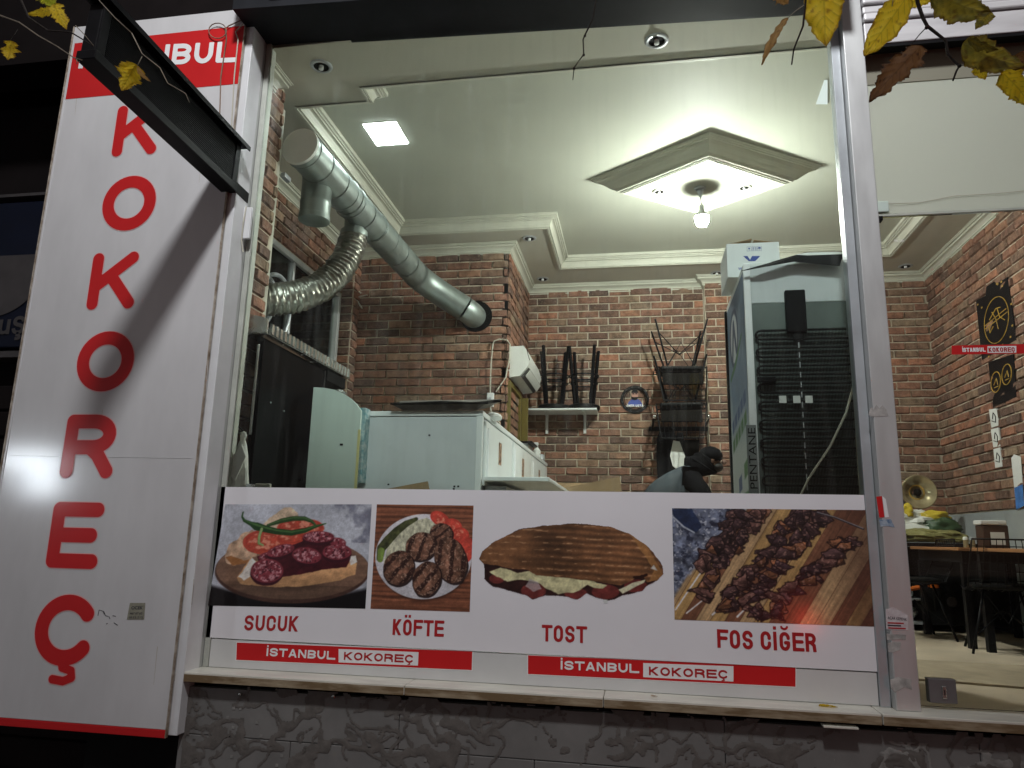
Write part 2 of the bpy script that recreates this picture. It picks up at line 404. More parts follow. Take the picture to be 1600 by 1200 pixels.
GLY = {   # centre lines in a unit box, width .8
    'K': [[(.1,.08),(.1,.92)], [(.72,.92),(.14,.42)], [(.36,.60),(.74,.08)]],
    'O': [arc(.42,.5,.36,.42,0,360,40)],
    'R': [[(.1,.08),(.1,.92),(.45,.92)]+arc(.45,.70,.25,.22,90,-90,14)+[(.1,.48)], [(.42,.48),(.55,.36),(.72,.08)]],
    'E': [[(.70,.92),(.1,.92),(.1,.08),(.70,.08)], [(.1,.50),(.64,.50)]],
    'Ç': [arc(.44,.5,.36,.42,38,322,36)],
}
CEDIL = [(.44,.06),(.46,-.06),(.60,-.10),(.62,-.20),(.50,-.26),(.34,-.24)]

def glyph(ch, W, r):
    """centre lines of a capital letter in a box W wide and 1 high, stroke half-width r"""
    l, q, b, tp = r, W-r, r, 1-r; rx = (W-2*r)/2; ry = min(.5-r, rx*1.25); c = W/2
    top = lambda a0, a1: arc(c, tp-ry, rx, ry, a0, a1, 14)
    bot = lambda a0, a1: arc(c, b+ry, rx, ry, a0, a1, 14)
    oval = [top(0,180)+bot(180,360)+[(q,tp-ry)]]
    if ry > .31: cc = [arc(c,.5,rx,.5-r,40,320,26)]
    else:
        rc = min(ry,.24); cc = [arc(c,tp-rc,rx,rc,2 if ch == 'Ğ' else -8,180,14)+arc(c,b+rc,rx,rc,180,368 if ch != 'Ğ' else 360,14)]
    if ch in 'OÖ': g = oval
    elif ch in 'CÇ': g = cc
    elif ch == 'Ğ': g = [cc[0]+[(q,.43),(c+.04,.43)]]
    elif ch == 'U': g = [[(l,1),(l,b+ry)]+bot(180,360)+[(q,1)]]
    elif ch == 'S':
        h = (.5-r)/2+.0; g = [arc(c,tp-h,rx,h,10,180,12)+arc(c,tp-h,rx,h,190,255,6)+arc(c,b+h,rx,h,75,0,6)+arc(c,b+h,rx,h,-10,-170,12)]
    elif ch == 'K': g = [[(l,0),(l,1)],[(q,1.02),(l+.03,.42)],[(l+.35*rx*2*.5+.02,.56),(q+.01,-.02)]]
    elif ch == 'F': g = [[(l,0),(l,1)],[(l,tp),(W,tp)],[(l,.53),(W*.86,.53)]]
    elif ch == 'E': g = [[(l,0),(l,1)],[(l,tp),(W,tp)],[(l,.51),(W*.9,.51)],[(l,b),(W,b)]]
    elif ch == 'T': g = [[(c,0),(c,1)],[(0,tp),(W,tp)]]
    elif ch == 'L': g = [[(l,1),(l,b),(W,b)]]
    elif ch in 'İI': g = [[(r,0),(r,1)]]
    elif ch == 'A': g = [[(l*.9,-.02),(c,1)],[(c,1),(W-l*.9,-.02)],[(W*.24,.30),(W*.76,.30)]]
    elif ch == 'N': g = [[(l,0),(l,1)],[(l,1),(q,0)],[(q,0),(q,1)]]
    elif ch == 'M': g = [[(l,0),(l,1)],[(l,1),(c,.25)],[(c,.25),(q,1)],[(q,0),(q,1)]]
    elif ch in 'RB':
        h = (tp-.50)/2; g = [[(l,0),(l,1)],[(l,tp),(c,tp)]+arc(c,tp-h,q-c,h,90,-90,12)+[(l,.50)]]
        if ch == 'R': g.append([(c,.50),(q-.02,.34),(q+.01,-.02)])
        else: h2 = (.50-b)/2; g.append([(l,.50),(c,.50)]+arc(c,b+h2,q-c,h2,90,-90,12)+[(l,b)])
    else: g = []
    return g
def stroke_text(body, a, b, h, Y, W=.5, r=.085, gap=.11, res=26):
    """block capitals on a plane of constant Y, ends at a=(x,z), b=(x,z), capital height h"""
    out = MB(); xs = []; x = 0
    for ch in body:
        w_ = .30 if ch == ' ' else 2*r if ch in 'İI' else W*1.02 if ch == 'A' else W
        xs.append((ch, x, w_)); x += w_+gap
    tot = x-gap; k = (b[0]-a[0])/(tot*h)
    for ch, x0, w_ in xs:
        if ch == ' ': continue
        wk = w_ if ch in 'İI' else w_*k+0.0; x0k = x0*k
        g = glyph(ch, wk, r)
        def fn(X, Z, g=g, ch=ch, wk=wk):
            d = np.full(X.shape, 1e9)
            for p in g: d = np.minimum(d, seg_d(X, Z, p)-r)
            d = np.maximum(d, np.maximum(-Z, Z-1))
            dots = [(wk/2,1.20)] if ch == 'İ' else [(wk*.28,1.20),(wk*.72,1.20)] if ch == 'Ö' else []
            for dx, dz in dots: d = np.minimum(d, np.maximum(np.abs(X-dx)-r*.92, np.abs(Z-dz)-r*.92))
            if ch == 'Ğ': d = np.minimum(d, seg_d(X, Z, arc(wk/2,1.30,wk*.28,.14,190,350,10))-r*.62)
            if ch == 'Ç': d = np.minimum(d, seg_d(X, Z, [(wk/2,.02),(wk/2,-.07),(wk*.60,-.10),(wk*.60,-.18),(wk*.36,-.20)])-r*.48)
            return d
        t = (x0k*h)/(b[0]-a[0]); base = a[1]+(b[1]-a[1])*(t)
        m_ = sdf_mesh(fn, -.03, wk+.06, -.26, 1.36, res, lambda X, Z: (a[0]+(x0k+X)*h, Y, base+(b[1]-a[1])/(b[0]-a[0])*X*h+Z*h))
        out.add(m_.v, m_.f)
    return out
def hsh(ix, iy, s):
    h = (ix.astype(np.int64)*374761393+iy.astype(np.int64)*668265263+s*974711) & 0x7fffffff
    h = ((h ^ (h >> 13))*1274126177) & 0x7fffffff
    return ((h ^ (h >> 16)) & 0xffff)/65535.0
def vn(x, y, s=0):
    ix = np.floor(x); iy = np.floor(y); fx = x-ix; fy = y-iy; fx = fx*fx*(3-2*fx); fy = fy*fy*(3-2*fy)
    a = hsh(ix,iy,s); b = hsh(ix+1,iy,s); c = hsh(ix,iy+1,s); d = hsh(ix+1,iy+1,s)
    return (a*(1-fx)+b*fx)*(1-fy)+(c*(1-fx)+d*fx)*fy
def fbm(x, y, s=0, o=4):
    r = 0; a = .5; t = 0
    for k in range(o): r = r+a*vn(x*2**k, y*2**k, s+k*17); t += a; a *= .5
    return r/t
class Canvas:
    """paints a flat print; coordinates are those of the measuring sheet (x right, y down)"""
    def __init__(s, x0, x1, y0, y1, nx, base=(255,255,255)):
        s.b = (x0, x1, y0, y1); s.nx = nx; s.ny = int(nx*(y1-y0)/(x1-x0))
        s.X, s.Y = np.meshgrid(np.linspace(x0, x1, nx), np.linspace(y0, y1, s.ny))
        s.px = (x1-x0)/nx; s.C = np.zeros((s.ny, nx, 3)); s.C[:] = base
    def put(s, a, col):
        a = np.clip(a, 0, 1)[..., None]; col = np.asarray(col, float)
        s.C = s.C*(1-a)+(col if col.ndim == 3 else col[None, None, :])*a
    def aa(s, d, soft=0): return np.clip(.5-d/(s.px*1.3+soft), 0, 1)
    def ell(s, cx, cy, rx, ry, rot=0, wob=0, seed=0):
        c, q = math.cos(R(rot)), math.sin(R(rot)); x = s.X-cx; y = s.Y-cy; u = (x*c+y*q)/rx; v = (-x*q+y*c)/ry
        r = np.hypot(u, v)
        if wob: r = r+wob*(fbm(s.X/rx*3+seed*9, s.Y/rx*3, seed)-.5)
        return (r-1)*min(rx, ry), u, v
    def poly(s, pts, wob=0, seed=0, wl=60):
        X, Y = s.X, s.Y
        if wob: X = X+wob*(fbm(s.X/wl, s.Y/wl, seed)-.5)*2; Y = Y+wob*(fbm(s.X/wl+31, s.Y/wl, seed+3)-.5)*2
        ins = np.zeros(X.shape, bool); n = len(pts)
        for i in range(n):
            (x1, y1), (x2, y2) = pts[i], pts[(i+1) % n]
            cnd = ((y1 > Y) != (y2 > Y)); xi = (x2-x1)*(Y-y1)/((y2-y1) if y2 != y1 else 1e-9)+x1
            ins ^= cnd & (X < xi)
        d = seg_d(X, Y, list(pts)+[pts[0]])
        return np.where(ins, -d, d)
    def line(s, pts, r): return seg_d(s.X, s.Y, pts, r)
    def shade(s, col, k): return np.clip(np.asarray(col, float)[None, None, :]*k[..., None], 0, 255)
    def make(s, name, Y, quad, parent, m, boost=1.9, cut=None):
        """quad: TL, TR, BR, BL as (x,z)"""
        if boost > 1.55:
            g = self_grain = fbm(s.X/9,s.Y/9,77,2)[...,None]*.22+fbm(s.X/40,s.Y/40,78,3)[...,None]*.22+.78
            C_ = s.C*g; L_ = C_.mean(-1,keepdims=True); C_ = L_+(C_-L_)*.86
            P_ = np.pad(C_,((1,1),(1,1),(0,0)),'edge'); C_ = (P_[1:-1,1:-1]*4+P_[:-2,1:-1]+P_[2:,1:-1]+P_[1:-1,:-2]+P_[1:-1,2:])/8
            s.C = C_; boost = 1.30
        tl, tr, br, bl = [np.array(q) for q in quad]
        u = np.linspace(0, 1, s.nx)[None, :, None]; v = np.linspace(0, 1, s.ny)[:, None, None]
        P = (tl*(1-u)+tr*u)*(1-v)+(bl*(1-u)+br*u)*v
        vs = np.empty((s.ny*s.nx, 3)); vs[:, 0] = P[..., 0].ravel(); vs[:, 1] = Y; vs[:, 2] = P[..., 1].ravel()
        idx = np.arange(s.ny*s.nx).reshape(s.ny, s.nx)
        fs = np.stack([idx[1:, :-1], idx[1:, 1:], idx[:-1, 1:], idx[:-1, :-1]], -1)
        if cut is not None:
            keep = (cut[1:, :-1]+cut[1:, 1:]+cut[:-1, 1:]+cut[:-1, :-1]) > 1.5; fs = fs[keep]
        else: fs = fs.reshape(-1, 4)
        off = wloc(parent) if parent else Vector((0,0,0))
        vs = vs-np.array(off)
        me = bpy.data.meshes.new(name); me.from_pydata(vs.tolist(), [], fs.reshape(-1, 4).tolist())
        a = me.color_attributes.new('print', 'FLOAT_COLOR', 'POINT')
        c = np.clip(s.C/255, 0, 1); c = np.where(c <= .04045, c/12.92, ((c+.055)/1.055)**2.4)*boost; c = np.clip(c, 0, .82)
        rgba = np.ones((s.ny*s.nx, 4)); rgba[:, :3] = c.reshape(-1, 3)
        a.data.foreach_set('color', rgba.astype(np.float32).ravel())
        me.materials.append(m); return link(name, me, parent)

# ================================================================== SETTING
GZ = -1.6            # pavement, the eye is at 0
FZ = -.65            # shop floor
D = 3.40             # glass plane
XL, XR, YB = -2.78, 2.88, 7.60
ZL, ZU = 2.713, 2.82
struct('pavement', MB().quad((-40,-40,GZ),(40,-40,GZ),(40,D-.1,GZ),(-40,D-.1,GZ)), M['asphalt'])
struct('floor', MB().quad((XL-.2,D-.02,FZ),(XR+.2,D-.02,FZ),(XR+.2,YB+.2,FZ),(XL-.2,YB+.2,FZ)), M['floor'])
# ceiling: lower soffit round a stepped coffer, then the raised field
cof = [(-1.683,3.82),(2.40,3.82),(2.40,7.07),(-.785,7.07),(-.785,6.05),(-2.185,6.05),(-2.185,3.967),(-1.683,3.967)]
mb = MB()
for x0,x1,y0,y1 in ((XL-.1,XR+.1,D,3.82),(XL-.1,-1.683,3.82,3.967),(XL-.1,-2.185,3.967,6.05),(XL-.1,-.785,6.05,7.07),(XL-.1,XR+.1,7.07,YB+.1),(2.40,XR+.1,3.82,7.07)):
    mb.box(x0,x1,y0,y1,ZL,ZL+.06)
cl = struct('ceiling', mb, M['ceillow'])
struct('ceiling_field', MB().box(XL-.1,XR+.1,D,YB+.1,ZU,ZU+.06), M['ceil'])
def sweep(path, prof, closed=False, sgn=1):
    """profile (out, z) swept along a plan path with mitred corners; out is to the left of travel * sgn"""
    n = len(path); mb = MB(); P = [Vector((p[0],p[1])) for p in path]
    offs = []
    for i in range(n):
        a = P[i]-P[i-1] if (i > 0 or closed) else P[1]-P[0]
        b = P[(i+1) % n]-P[i] if (i < n-1 or closed) else P[i]-P[i-1]
        na = Vector((-a.y,a.x)).normalized()*sgn; nb = Vector((-b.y,b.x)).normalized()*sgn
        mvec = (na+nb); mvec = mvec/(mvec.dot(na)); offs.append(mvec)
    k = len(prof)
    for i in range(n):
        for o, z in prof:
            q = P[i]+offs[i]*o; mb.v.append((q.x,q.y,z))
    for i in range(n if closed else n-1):
        j = (i+1) % n
        for t in range(k-1): mb.f.append((i*k+t, i*k+t+1, j*k+t+1, j*k+t))
    return mb
wallp = [(0,2.618),(.016,2.618),(.016,2.630),(.008,2.631),(.008,2.636),(.020,2.637),(.020,2.648),(.026,2.656),(.040,2.668),(.058,2.676),(.058,2.672),(.068,2.676),(.068,2.690),(.060,2.691),(.060,2.697),(.078,2.698),(.078,2.706),(.086,2.707),(.086,2.713)]
wpath = [(-2.17,D+.03),(-2.17,3.66),(XL,3.66),(XL,6.39),(-1.19,6.39),(-1.19,YB),(.69,YB),(.69,7.48),(1.30,7.48),(1.30,YB),(XR,YB),(XR,D+.03)]
o = obj('cornice', sweep(wpath, wallp, False, -1), M['mould'], cl)
cp_ = [(-.004,ZL-.012),(.012,ZL-.012),(.012,ZL+.004),(.018,ZL+.004),(.018,ZL-.006),(.028,ZL-.004),(.028,ZL+.012),(.034,ZL+.030),(.044,ZL+.048),(.060,ZL+.060),(.060,ZL+.052),(.068,ZL+.054),(.068,ZL+.076),(.073,ZL+.076),(.073,ZL+.064),(.081,ZL+.066),(.081,ZL+.088),(.086,ZL+.088),(.086,ZL+.076),(.097,ZL+.079),(.097,ZL+.106)]
obj('cornice', sweep(cof, cp_, True, 1), M['mould'], cl)

# ---- brick walls -------------------------------------------------------------
BL_, BH_, MJ = .222, .0805, .011
def brick_variants():
    out = []
    for k in range(4):
        rr = random.Random(k+3)
        L, H = (BL_-MJ)/2, (BH_-MJ)/2; ch = .006; dp = .016
        j = lambda s=.0022: rr.uniform(-s, s)
        vs = [(-L+j(),0,-H+j()),(L+j(),0,-H+j()),(L+j(),0,H+j()),(-L+j(),0,H+j())]
        fr = [(-L+ch+j(),-dp+j(.003),-H+ch+j()),(j(.01),-dp-.002+j(.003),-H+ch+j()),(L-ch+j(),-dp+j(.003),-H+ch+j()),
              (L-ch+j(),-dp+j(.003),H-ch+j()),(j(.01),-dp+j(.003),H-ch+j()),(-L+ch+j(),-dp+j(.003),H-ch+j())]
        vs += fr
        fs = [(0,1,6,5,4),(1,2,7,6),(2,3,9,8,7),(3,0,4,9),(4,5,8,9),(5,6,7,8)]
        me = bpy.data.meshes.new('brick'); me.from_pydata(vs, [], fs); me.materials.append(M['brick']); out.append(me)
    return out
BRV = brick_variants()
def brick_wall(name, label, p0, p1, z0, z1, single=300, hole=None, zback=None):
    """wall face from p0 to p1 in plan (face to the right-hand side of travel when looking down -> towards the room)"""
    a = Vector((p0[0],p0[1],0)); b = Vector((p1[0],p1[1],0)); u = (b-a).normalized(); nrm = Vector((u.y,-u.x,0)); Lw = (b-a).length
    t = thing(name, label, 'wall', (a.x,a.y,FZ))
    th = .05
    zb = zback if zback is not None else FZ
    def P(s,d,z): return a+u*s+nrm*d+Vector((0,0,z))
    mb = MB()
    rects = [(0,Lw,zb,2.75)]
    if hole:
        h0,h1,hz0,hz1 = hole; rects = [(0,h0,zb,2.75),(h1,Lw,zb,2.75),(h0,h1,zb,hz0),(h0,h1,hz1,2.75)]
    for s0,s1,q0,q1 in rects:
        if s1-s0 < .01 or q1-q0 < .01: continue
        v = [P(s0,0,q0),P(s1,0,q0),P(s1,0,q1),P(s0,0,q1)]
        mb.prism(v, -nrm*th)
    obj('mortar_bed', mb, M['mortar'], t)
    lst = []
    row = 0; z = z0+BH_/2
    while z < z1:
        s = -(BL_/2 if row % 2 else 0)+random.uniform(-.012,.012)
        while s < Lw:
            s0, s1 = max(s,0), min(s+BL_,Lw)
            if s1-s0 > .035 and not (hole and s1 > hole[0] and s0 < hole[1] and z+BH_/2 > hole[2] and z-BH_/2 < hole[3]):
                c = P((s0+s1)/2,0,z); q = proj(c)
                vis = 330 < q[0] < 1620 and -20 < q[1] < 860 and q[2] > 0
                lst.append((vis, 1/q[2] if q[2] > .1 else 0, c, (s1-s0-MJ)/(BL_-MJ)))
            s += BL_
        z += BH_; row += 1
    lst.sort(key=lambda e: (e[0], e[1]), reverse=True)
    rest = MB(); ang = math.atan2(u.y,u.x)
    for k, (vis, sz, c, sx) in enumerate(lst):
        me = BRV[random.randrange(4)]; fl = random.choice((1,-1))
        dy = random.uniform(.75,1.3)
        if k < single and vis:
            o = bpy.data.objects.new('brick', me); COL.objects.link(o); o.parent = t; o.location = c-Vector((a.x,a.y,FZ)); o.rotation_euler = (0,random.uniform(-.006,.006),ang); o.scale = (sx,dy,random.uniform(.96,1.03))
        else:
            rest.add([c+u*(p.co.x*sx)+nrm*(-p.co.y*dy)+Vector((0,0,p.co.z)) for p in me.vertices], [tuple(f.vertices) for f in me.polygons])
    if rest.v: stuff(obj('brick', rest, M['brick'], t))
    return t
brick_wall('brick_wall','red brown brick back wall of the shop behind the stools and wire chairs',(-1.19,YB),(.69,YB),.0,2.66)
brick_wall('brick_wall','narrow brick pier standing proud of the back wall beside the tall fridge',(.69,7.48),(1.30,7.48),.0,2.66)
brick_wall('brick_wall','short stretch of brick back wall in the far right corner behind the bags',(1.30,YB),(XR,YB),.30,2.66)
brick_wall('brick_wall','right hand brick side wall hung with black calligraphy posters',(XR,YB),(XR,5.0),.30,2.66)
brick_wall('brick_wall','broad brick pier face on the left where the round duct enters',(XL,6.39),(-1.19,6.39),.3,2.66)
brick_wall('brick_wall','side face of the left brick pier carrying the air conditioner',(-1.19,6.39),(-1.19,YB),.3,2.66)
lw = brick_wall('brick_wall','left brick side wall of the shop with the dark kitchen window',(XL,3.70),(XL,6.39),.3,2.66,hole=(.62,2.50,.9,2.22))
brick_wall('brick_wall','narrow brick strip beside the left window jamb behind the white bag',(-2.17,D+.03),(-2.17,3.80),-.2,2.66)
mb = MB().box(-2.75,-2.20,3.69,3.72,FZ,2.7)
# right side wall continues towards the street; outside facade
t = thing('side_wall','plain plastered end of the right side wall next to the door','wall',(XR,4.2,FZ))
obj('plaster', MB().box(XR,XR+.05,D-.05,5.0,FZ,2.75), M['ceillow'], t)
obj('wainscot', MB().box(XR-.012,XR-.001,5.0,YB-.02,FZ,.295), M['wains'], t)
t = thing('wainscot_panel','grey painted lower wall in the right back corner','wall',(2.0,YB,FZ))
obj('panel', MB().box(1.32,XR-.02,YB-.02,YB-.006,FZ,.295), M['wains'], t)
# small brick returns at the left pier edge
t = thing('brick_column','slim stepped brick column between the kitchen window and the brick pier','wall',(-2.70,6.28,FZ))
obj('mortar_bed', MB().box(XL+.002,-2.66,6.25,6.385,FZ,2.62), M['mortar'], t)
z = .62; k = 0
while z < 2.6:
    o = bpy.data.objects.new('brick', BRV[k % 4]); COL.objects.link(o); o.parent = t; o.location = (-2.72+2.70, 6.25-6.28, z-FZ); o.scale = (.52 if k % 2 else .48,1,1); z += BH_; k += 1
    o = bpy.data.objects.new('brick', BRV[(k+1) % 4]); COL.objects.link(o); o.parent = t; o.location = (-2.66+2.70, 6.318-6.28, z-BH_-FZ); o.scale = (.55 if k % 2 else .6,1,1); o.rotation_euler = (0,0,R(90))

# ---- facade ------------------------------------------------------------------
t = thing('shop_facade','dark fascia and wall above the shop window','building',(0,D,GZ))
zl_, zr_ = 2.735, 2.60
mb = MB(); mb.prism([(-2.12,3.10,zl_),(1.0,3.10,zr_+.01),(1.0,3.10,4.6),(-2.12,3.10,4.6)], (0,.32,0)); obj('fascia', mb, M['lintel'], t)
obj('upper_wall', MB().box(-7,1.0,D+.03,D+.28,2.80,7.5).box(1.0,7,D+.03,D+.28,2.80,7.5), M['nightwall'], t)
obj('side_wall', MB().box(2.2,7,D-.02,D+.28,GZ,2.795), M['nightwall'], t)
obj('pipe', MB().tube([(-1.9,3.085,2.78),(-1.0,3.085,2.76),(.2,3.085,2.72)], .006, 6), M['cabledark'], t)
# neighbour shop at left
t = thing('neighbour_shop','dark closed neighbouring shop front left of the tall sign','building',(-5,3.9,GZ))
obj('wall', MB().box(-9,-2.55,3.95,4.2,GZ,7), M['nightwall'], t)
pn = obj('fascia_board', MB().box(-7,-2.6,3.86,3.94,1.10,2.10,.01), M['navy'], t)
obj('ledge', MB().box(-7,-2.6,3.80,3.94,1.02,1.06), M['nvtext'], t); obj('ledge', MB().box(-7,-2.6,3.84,3.94,2.13,2.15), M['nvtext'], t)
obj('pale_oval', sdf_mesh(lambda x,y: np.hypot(x/.36,y/.30)-1, -.4,.4,-.35,.12,40, lambda x,y: (-4.12+x,3.853,1.60+y)), M['nvtext'], pn)
obj('lettering', text_mb('kuş', .2, ((-4.12,3.852,1.19),(1,0,0),(0,0,1)), 1, .02), M['nvtext'], pn)
mb = MB()
for k in range(14): mb.box(-7,-2.6,3.90+.01*(k % 2),3.945,-1.5+k*.17,-1.5+k*.17+.155,.01)
stuff(obj('shutter_slats', mb, M['nightwall'], t))

# plinth wall below the window: slabs plus scraps of torn adhesive
t = thing('plinth_wall','grey slab wall below the window sill smeared with old tile adhesive','wall',(0,D,GZ))
obj('backing', MB().box(-2.6,2.4,D-.06,D+.1,GZ,-.70), M['blackmatt'], t)
rows = [(-.715,-.917),(-.920,-1.242),(-1.245,GZ+.01)]
random.seed(5)
for (z1,z0) in rows:
    x = -2.10
    for wd in ((1.05,1.38,.95,1.2) if z1 > -.8 else (.55,1.1,1.75,1.3) if z1 > -1 else (1.3,1.3,1.3,.8)):
        x1 = min(x+wd, 2.35); yy = D-.10+random.uniform(0,.0012)
        if x1 > x+.02: obj('slab', MB().box(x,x1-.0025,yy,D-.062,z0,z1,.003), M['slab'], t)
        x = x1
def adhesive(name, x0, x1, z0, z1, n, seed, thr, mt, sc=1.0, amp=.008, yb=D-.101):
    m = int(n*(z1-z0)/(x1-x0)); X, Z = np.meshgrid(np.linspace(x0,x1,n), np.linspace(z0,z1,m))
    wx = X+.10*(fbm(X*5*sc,Z*5*sc,seed)-.5)*2+.03*(fbm(X*16*sc,Z*16*sc,seed+5)-.5); wz = Z+.10*(fbm(X*5*sc+9,Z*5*sc,seed+1)-.5)*2
    f = fbm(wx*4.2*sc,wz*6.5*sc,seed+2,3); rid = np.abs(f-.5)*2
    g = fbm(wx*9*sc+4,wz*9*sc,seed+8,3); rid2 = np.abs(g-.5)*2
    comb = .5+.5*np.sin((wx*3+wz*.3)*70)
    patch = fbm(X*2.2+seed,Z*3,seed+6,3)
    h = np.clip((.16*thr-rid)/.10,0,1)*np.clip((patch-.30)/.2,0,1)+.55*np.clip((.10*thr-rid2)/.08,0,1)*np.clip((patch-.42)/.2,0,1)
    h = h*(.75+.25*fbm(X*40,Z*40,seed+4))+.28*comb*np.clip((h-.3)/.3,0,1)*np.clip((fbm(X*3.1,Z*4,seed+12)-.5)/.1,0,1)
    edge = np.minimum(1, np.minimum((X-x0)/.03, (x1-X)/.03)); h = h*np.clip(edge,0,1)
    vs = np.stack([X, yb-.0007-amp*h, Z], -1).reshape(-1,3)
    idx = np.arange(m*n).reshape(m,n); keep = (h > .10); kq = keep[1:,:-1] | keep[1:,1:] | keep[:-1,1:] | keep[:-1,:-1]
    fs = np.stack([idx[:-1,:-1],idx[:-1,1:],idx[1:,1:],idx[1:,:-1]],-1)[kq]
    used = np.unique(fs); rm = -np.ones(m*n,int); rm[used] = np.arange(len(used))
    mb = MB(); mb.v = [tuple(p) for p in vs[used]]; mb.f = [tuple(q) for q in rm[fs]]
    return stuff(obj(name, mb, mt, t, smooth=True, fix=False))
M['adh'] = mat('dark tile adhesive', (.125,.113,.102), .75, var=.25, scale=20, bump=.12, bscale=60)
M['adhpale'] = mat('pale torn adhesive', (.24,.235,.22), .75, var=.3, scale=20, bump=.3, bscale=60)
adhesive('adhesive_smear', -2.08,.83,-1.30,-.70,620,3,.50,M['adh'],.9,.0016)
adhesive('adhesive_smear', -2.06,.82,-1.28,-.70,620,77,.26,M['adh'],1.3,.0012)
adhesive('adhesive_scrap', -2.0,.80,-1.25,-.72,420,41,.08,M['adhpale'],1.6,.002)
adhesive('adhesive_scrap', .90,1.75,-1.00,-.75,300,23,1.05,M['adhpale'],1.2,.0025)
adhesive('adhesive_smear', .88,2.2,-1.30,-.70,300,60,.9,M['adh'],1.0,.002)
for px, py in ((376,1085),(522,1088),(615,1083)):
    p = atY(px,py,D-.105); obj('screw', MB().lathe([(.001,-.012),(.007,-.010),(.007,.004)],p,'Y',8), M['steel'], t)
# sill
t = thing('window_sill','pale marble window sill with stained brown front edge','sill',(0,D-.1,-.70))
for x0,x1 in ((-2.125,-1.02),(-1.018,-.16),(-.158,.92),(.923,2.2)):
    s = obj('sill_slab', MB().box(x0,x1,D-.15,D+.06,-.685,-.643,.004), M['marble'], t)
    obj('stained_edge', MB().box(x0+.002,x1-.002,D-.1525,D-.1505,-.684,-.652,.0008), M['marbledirt'], s)
obj('mortar_chip', MB().box(.70,.83,D-.16,D-.11,-.705,-.697,.002), M['marble'], t)

# ---- window frame, glass, door ------------------------------------------------
def tilt_top(x): return zl_+(zr_-zl_)*(x+2.12)/3.12
t = thing('window_frame','aluminium frame round the big shop window','window frame',(-.5,D,-.64))
obj('left_jamb', MB().box(-2.115,-2.075,D-.04,D+.05,-.643,2.9,.004), M['alu'], t)
obj('inner_jamb', MB().box(-2.073,-2.045,D-.012,D+.05,-.643,2.85,.003), M['alugreen'], t)
obj('bottom_rail', MB().box(-2.043,.953,D-.008,D+.03,-.642,-.512,.003), M['rail'], t)
obj('right_jamb', MB().box(.955,.996,D-.020,D+.05,-.643,2.8,.003), M['aludark'], t)
ml = obj('mullion', MB().box(.998,1.090,D-.075,D+.05,-.643,2.75,.004), M['alu'], t)
obj('rubber_seal', MB().box(-2.122,-2.117,D-.05,D+.0,-.643,2.8), M['blackmatt'], t)
w_ = tag(obj('window_pane', MB().box(-2.045,.955,D,D+.006,-.512,2.80), M['glass'], origin=(0,D,0)), 'large clear shop window pane above the food banner', 'window')
t = thing('glass_door','frameless glass shop door right of the aluminium mullion','door',(1.5,D,-.64))
obj('door_glass', MB().box(1.10,2.12,D+.012,D+.022,-.635,1.50), M['doorglass'], t)
obj('overlight', MB().box(1.093,2.15,D+.010,D+.016,1.515,2.185), M['frost'], t)
obj('head_panel', MB().box(1.093,2.15,D+.006,D+.022,2.188,2.50), M['headp'], t)
obj('overlight_edge', MB().box(1.094,2.15,D+.006,D+.022,1.503,1.512), M['alugreen'], t)
obj('patch_fitting', MB().box(1.092,1.16,D-.004,D+.03,1.52,1.575,.004), M['pale'], t)
obj('pivot_block', MB().box(1.093,1.13,D-.006,D+.03,1.478,1.500,.003), M['black'], t)
lk = obj('floor_lock', MB().box(1.148,1.252,D-.004,D+.035,-.618,-.525,.003), M['lockgrey'], t)
obj('lock_cylinder', MB().box(1.194,1.212,D-.012,D-.0045,-.60,-.55,.005), M['steel'], lk)
obj('keyhole', MB().box(1.2015,1.2045,D-.0135,D-.0125,-.585,-.565), M['black'], lk)
obj('etched_lettering', text_fit('MAC CAM',(1.175,1.375),(1.215,1.372),.012,D+.011), M['vinylwhite'], t)
p0 = atZ(1378,340,1.52); 
obj('wire', MB().tube([(1.10,D+.004,1.563),(1.30,D+.004,1.56),(1.45,D+.004,1.585),(1.62,D+.004,1.585),(1.9,D+.004,1.60)], .0018, 6), M['cable'], t)
# shutter box above the door
t = thing('roller_shutter','white ribbed metal roller shutter box above the door','shutter',(1.6,D,2.42))
obj('fascia_strip', MB().box(1.092,2.2,D-.085,D-.04,2.345,2.462,.005), M['shut'], t)
for k in range(7):
    z0 = 2.466+k*.046
    obj('shutter_slat', MB().box(1.092,2.2,D-.10+.012*(k % 2),D-.04,z0,z0+.040,.008), M['shut'], t)
obj('shutter_lip', MB().box(1.092,2.2,D-.08,D-.03,2.328,2.342), M['black'], t)
obj('shutter_housing', MB().box(1.092,2.2,D-.038,D+.003,2.36,2.8), M['shut'], t)

# stickers on the mullion
YM = D-.0762
def sticker(name, label, pts, Y, mt, parent=None):
    P = [atY(px,py,Y) for px,py in pts]
    o = obj(name, MB().prism(P,(0,.0008,0)), mt, parent); 
    if not parent: tag(o,label,'sticker')
    return o
M['grime'] = mat('torn sticker remains', (.42,.40,.38), .7, var=.4, scale=30)
t = thing('price_sticker','small red and white sticker on the mullion above a torn blue scrap','sticker',atY(1376,790,YM))
sticker('red_half','',[(1369,776),(1378,775),(1382,808),(1374,809)],YM,M['vinylred'],t); sticker('white_half','',[(1378.5,775),(1384,780),(1389,808),(1383,809)],YM,M['vinylwhite'],t)
sticker('torn_sticker','torn blue and white sticker scrap on the mullion just under the red sticker',[(1373,812),(1392,811),(1398,824),(1386,822),(1376,823)],YM,mat('blue scrap',(.10,.25,.5),.6,var=.5,scale=60,col2=(.5,.55,.6)))
t = thing('phone_sticker','white and pink locksmith phone number sticker low on the mullion','sticker',atY(1400,965,YM))
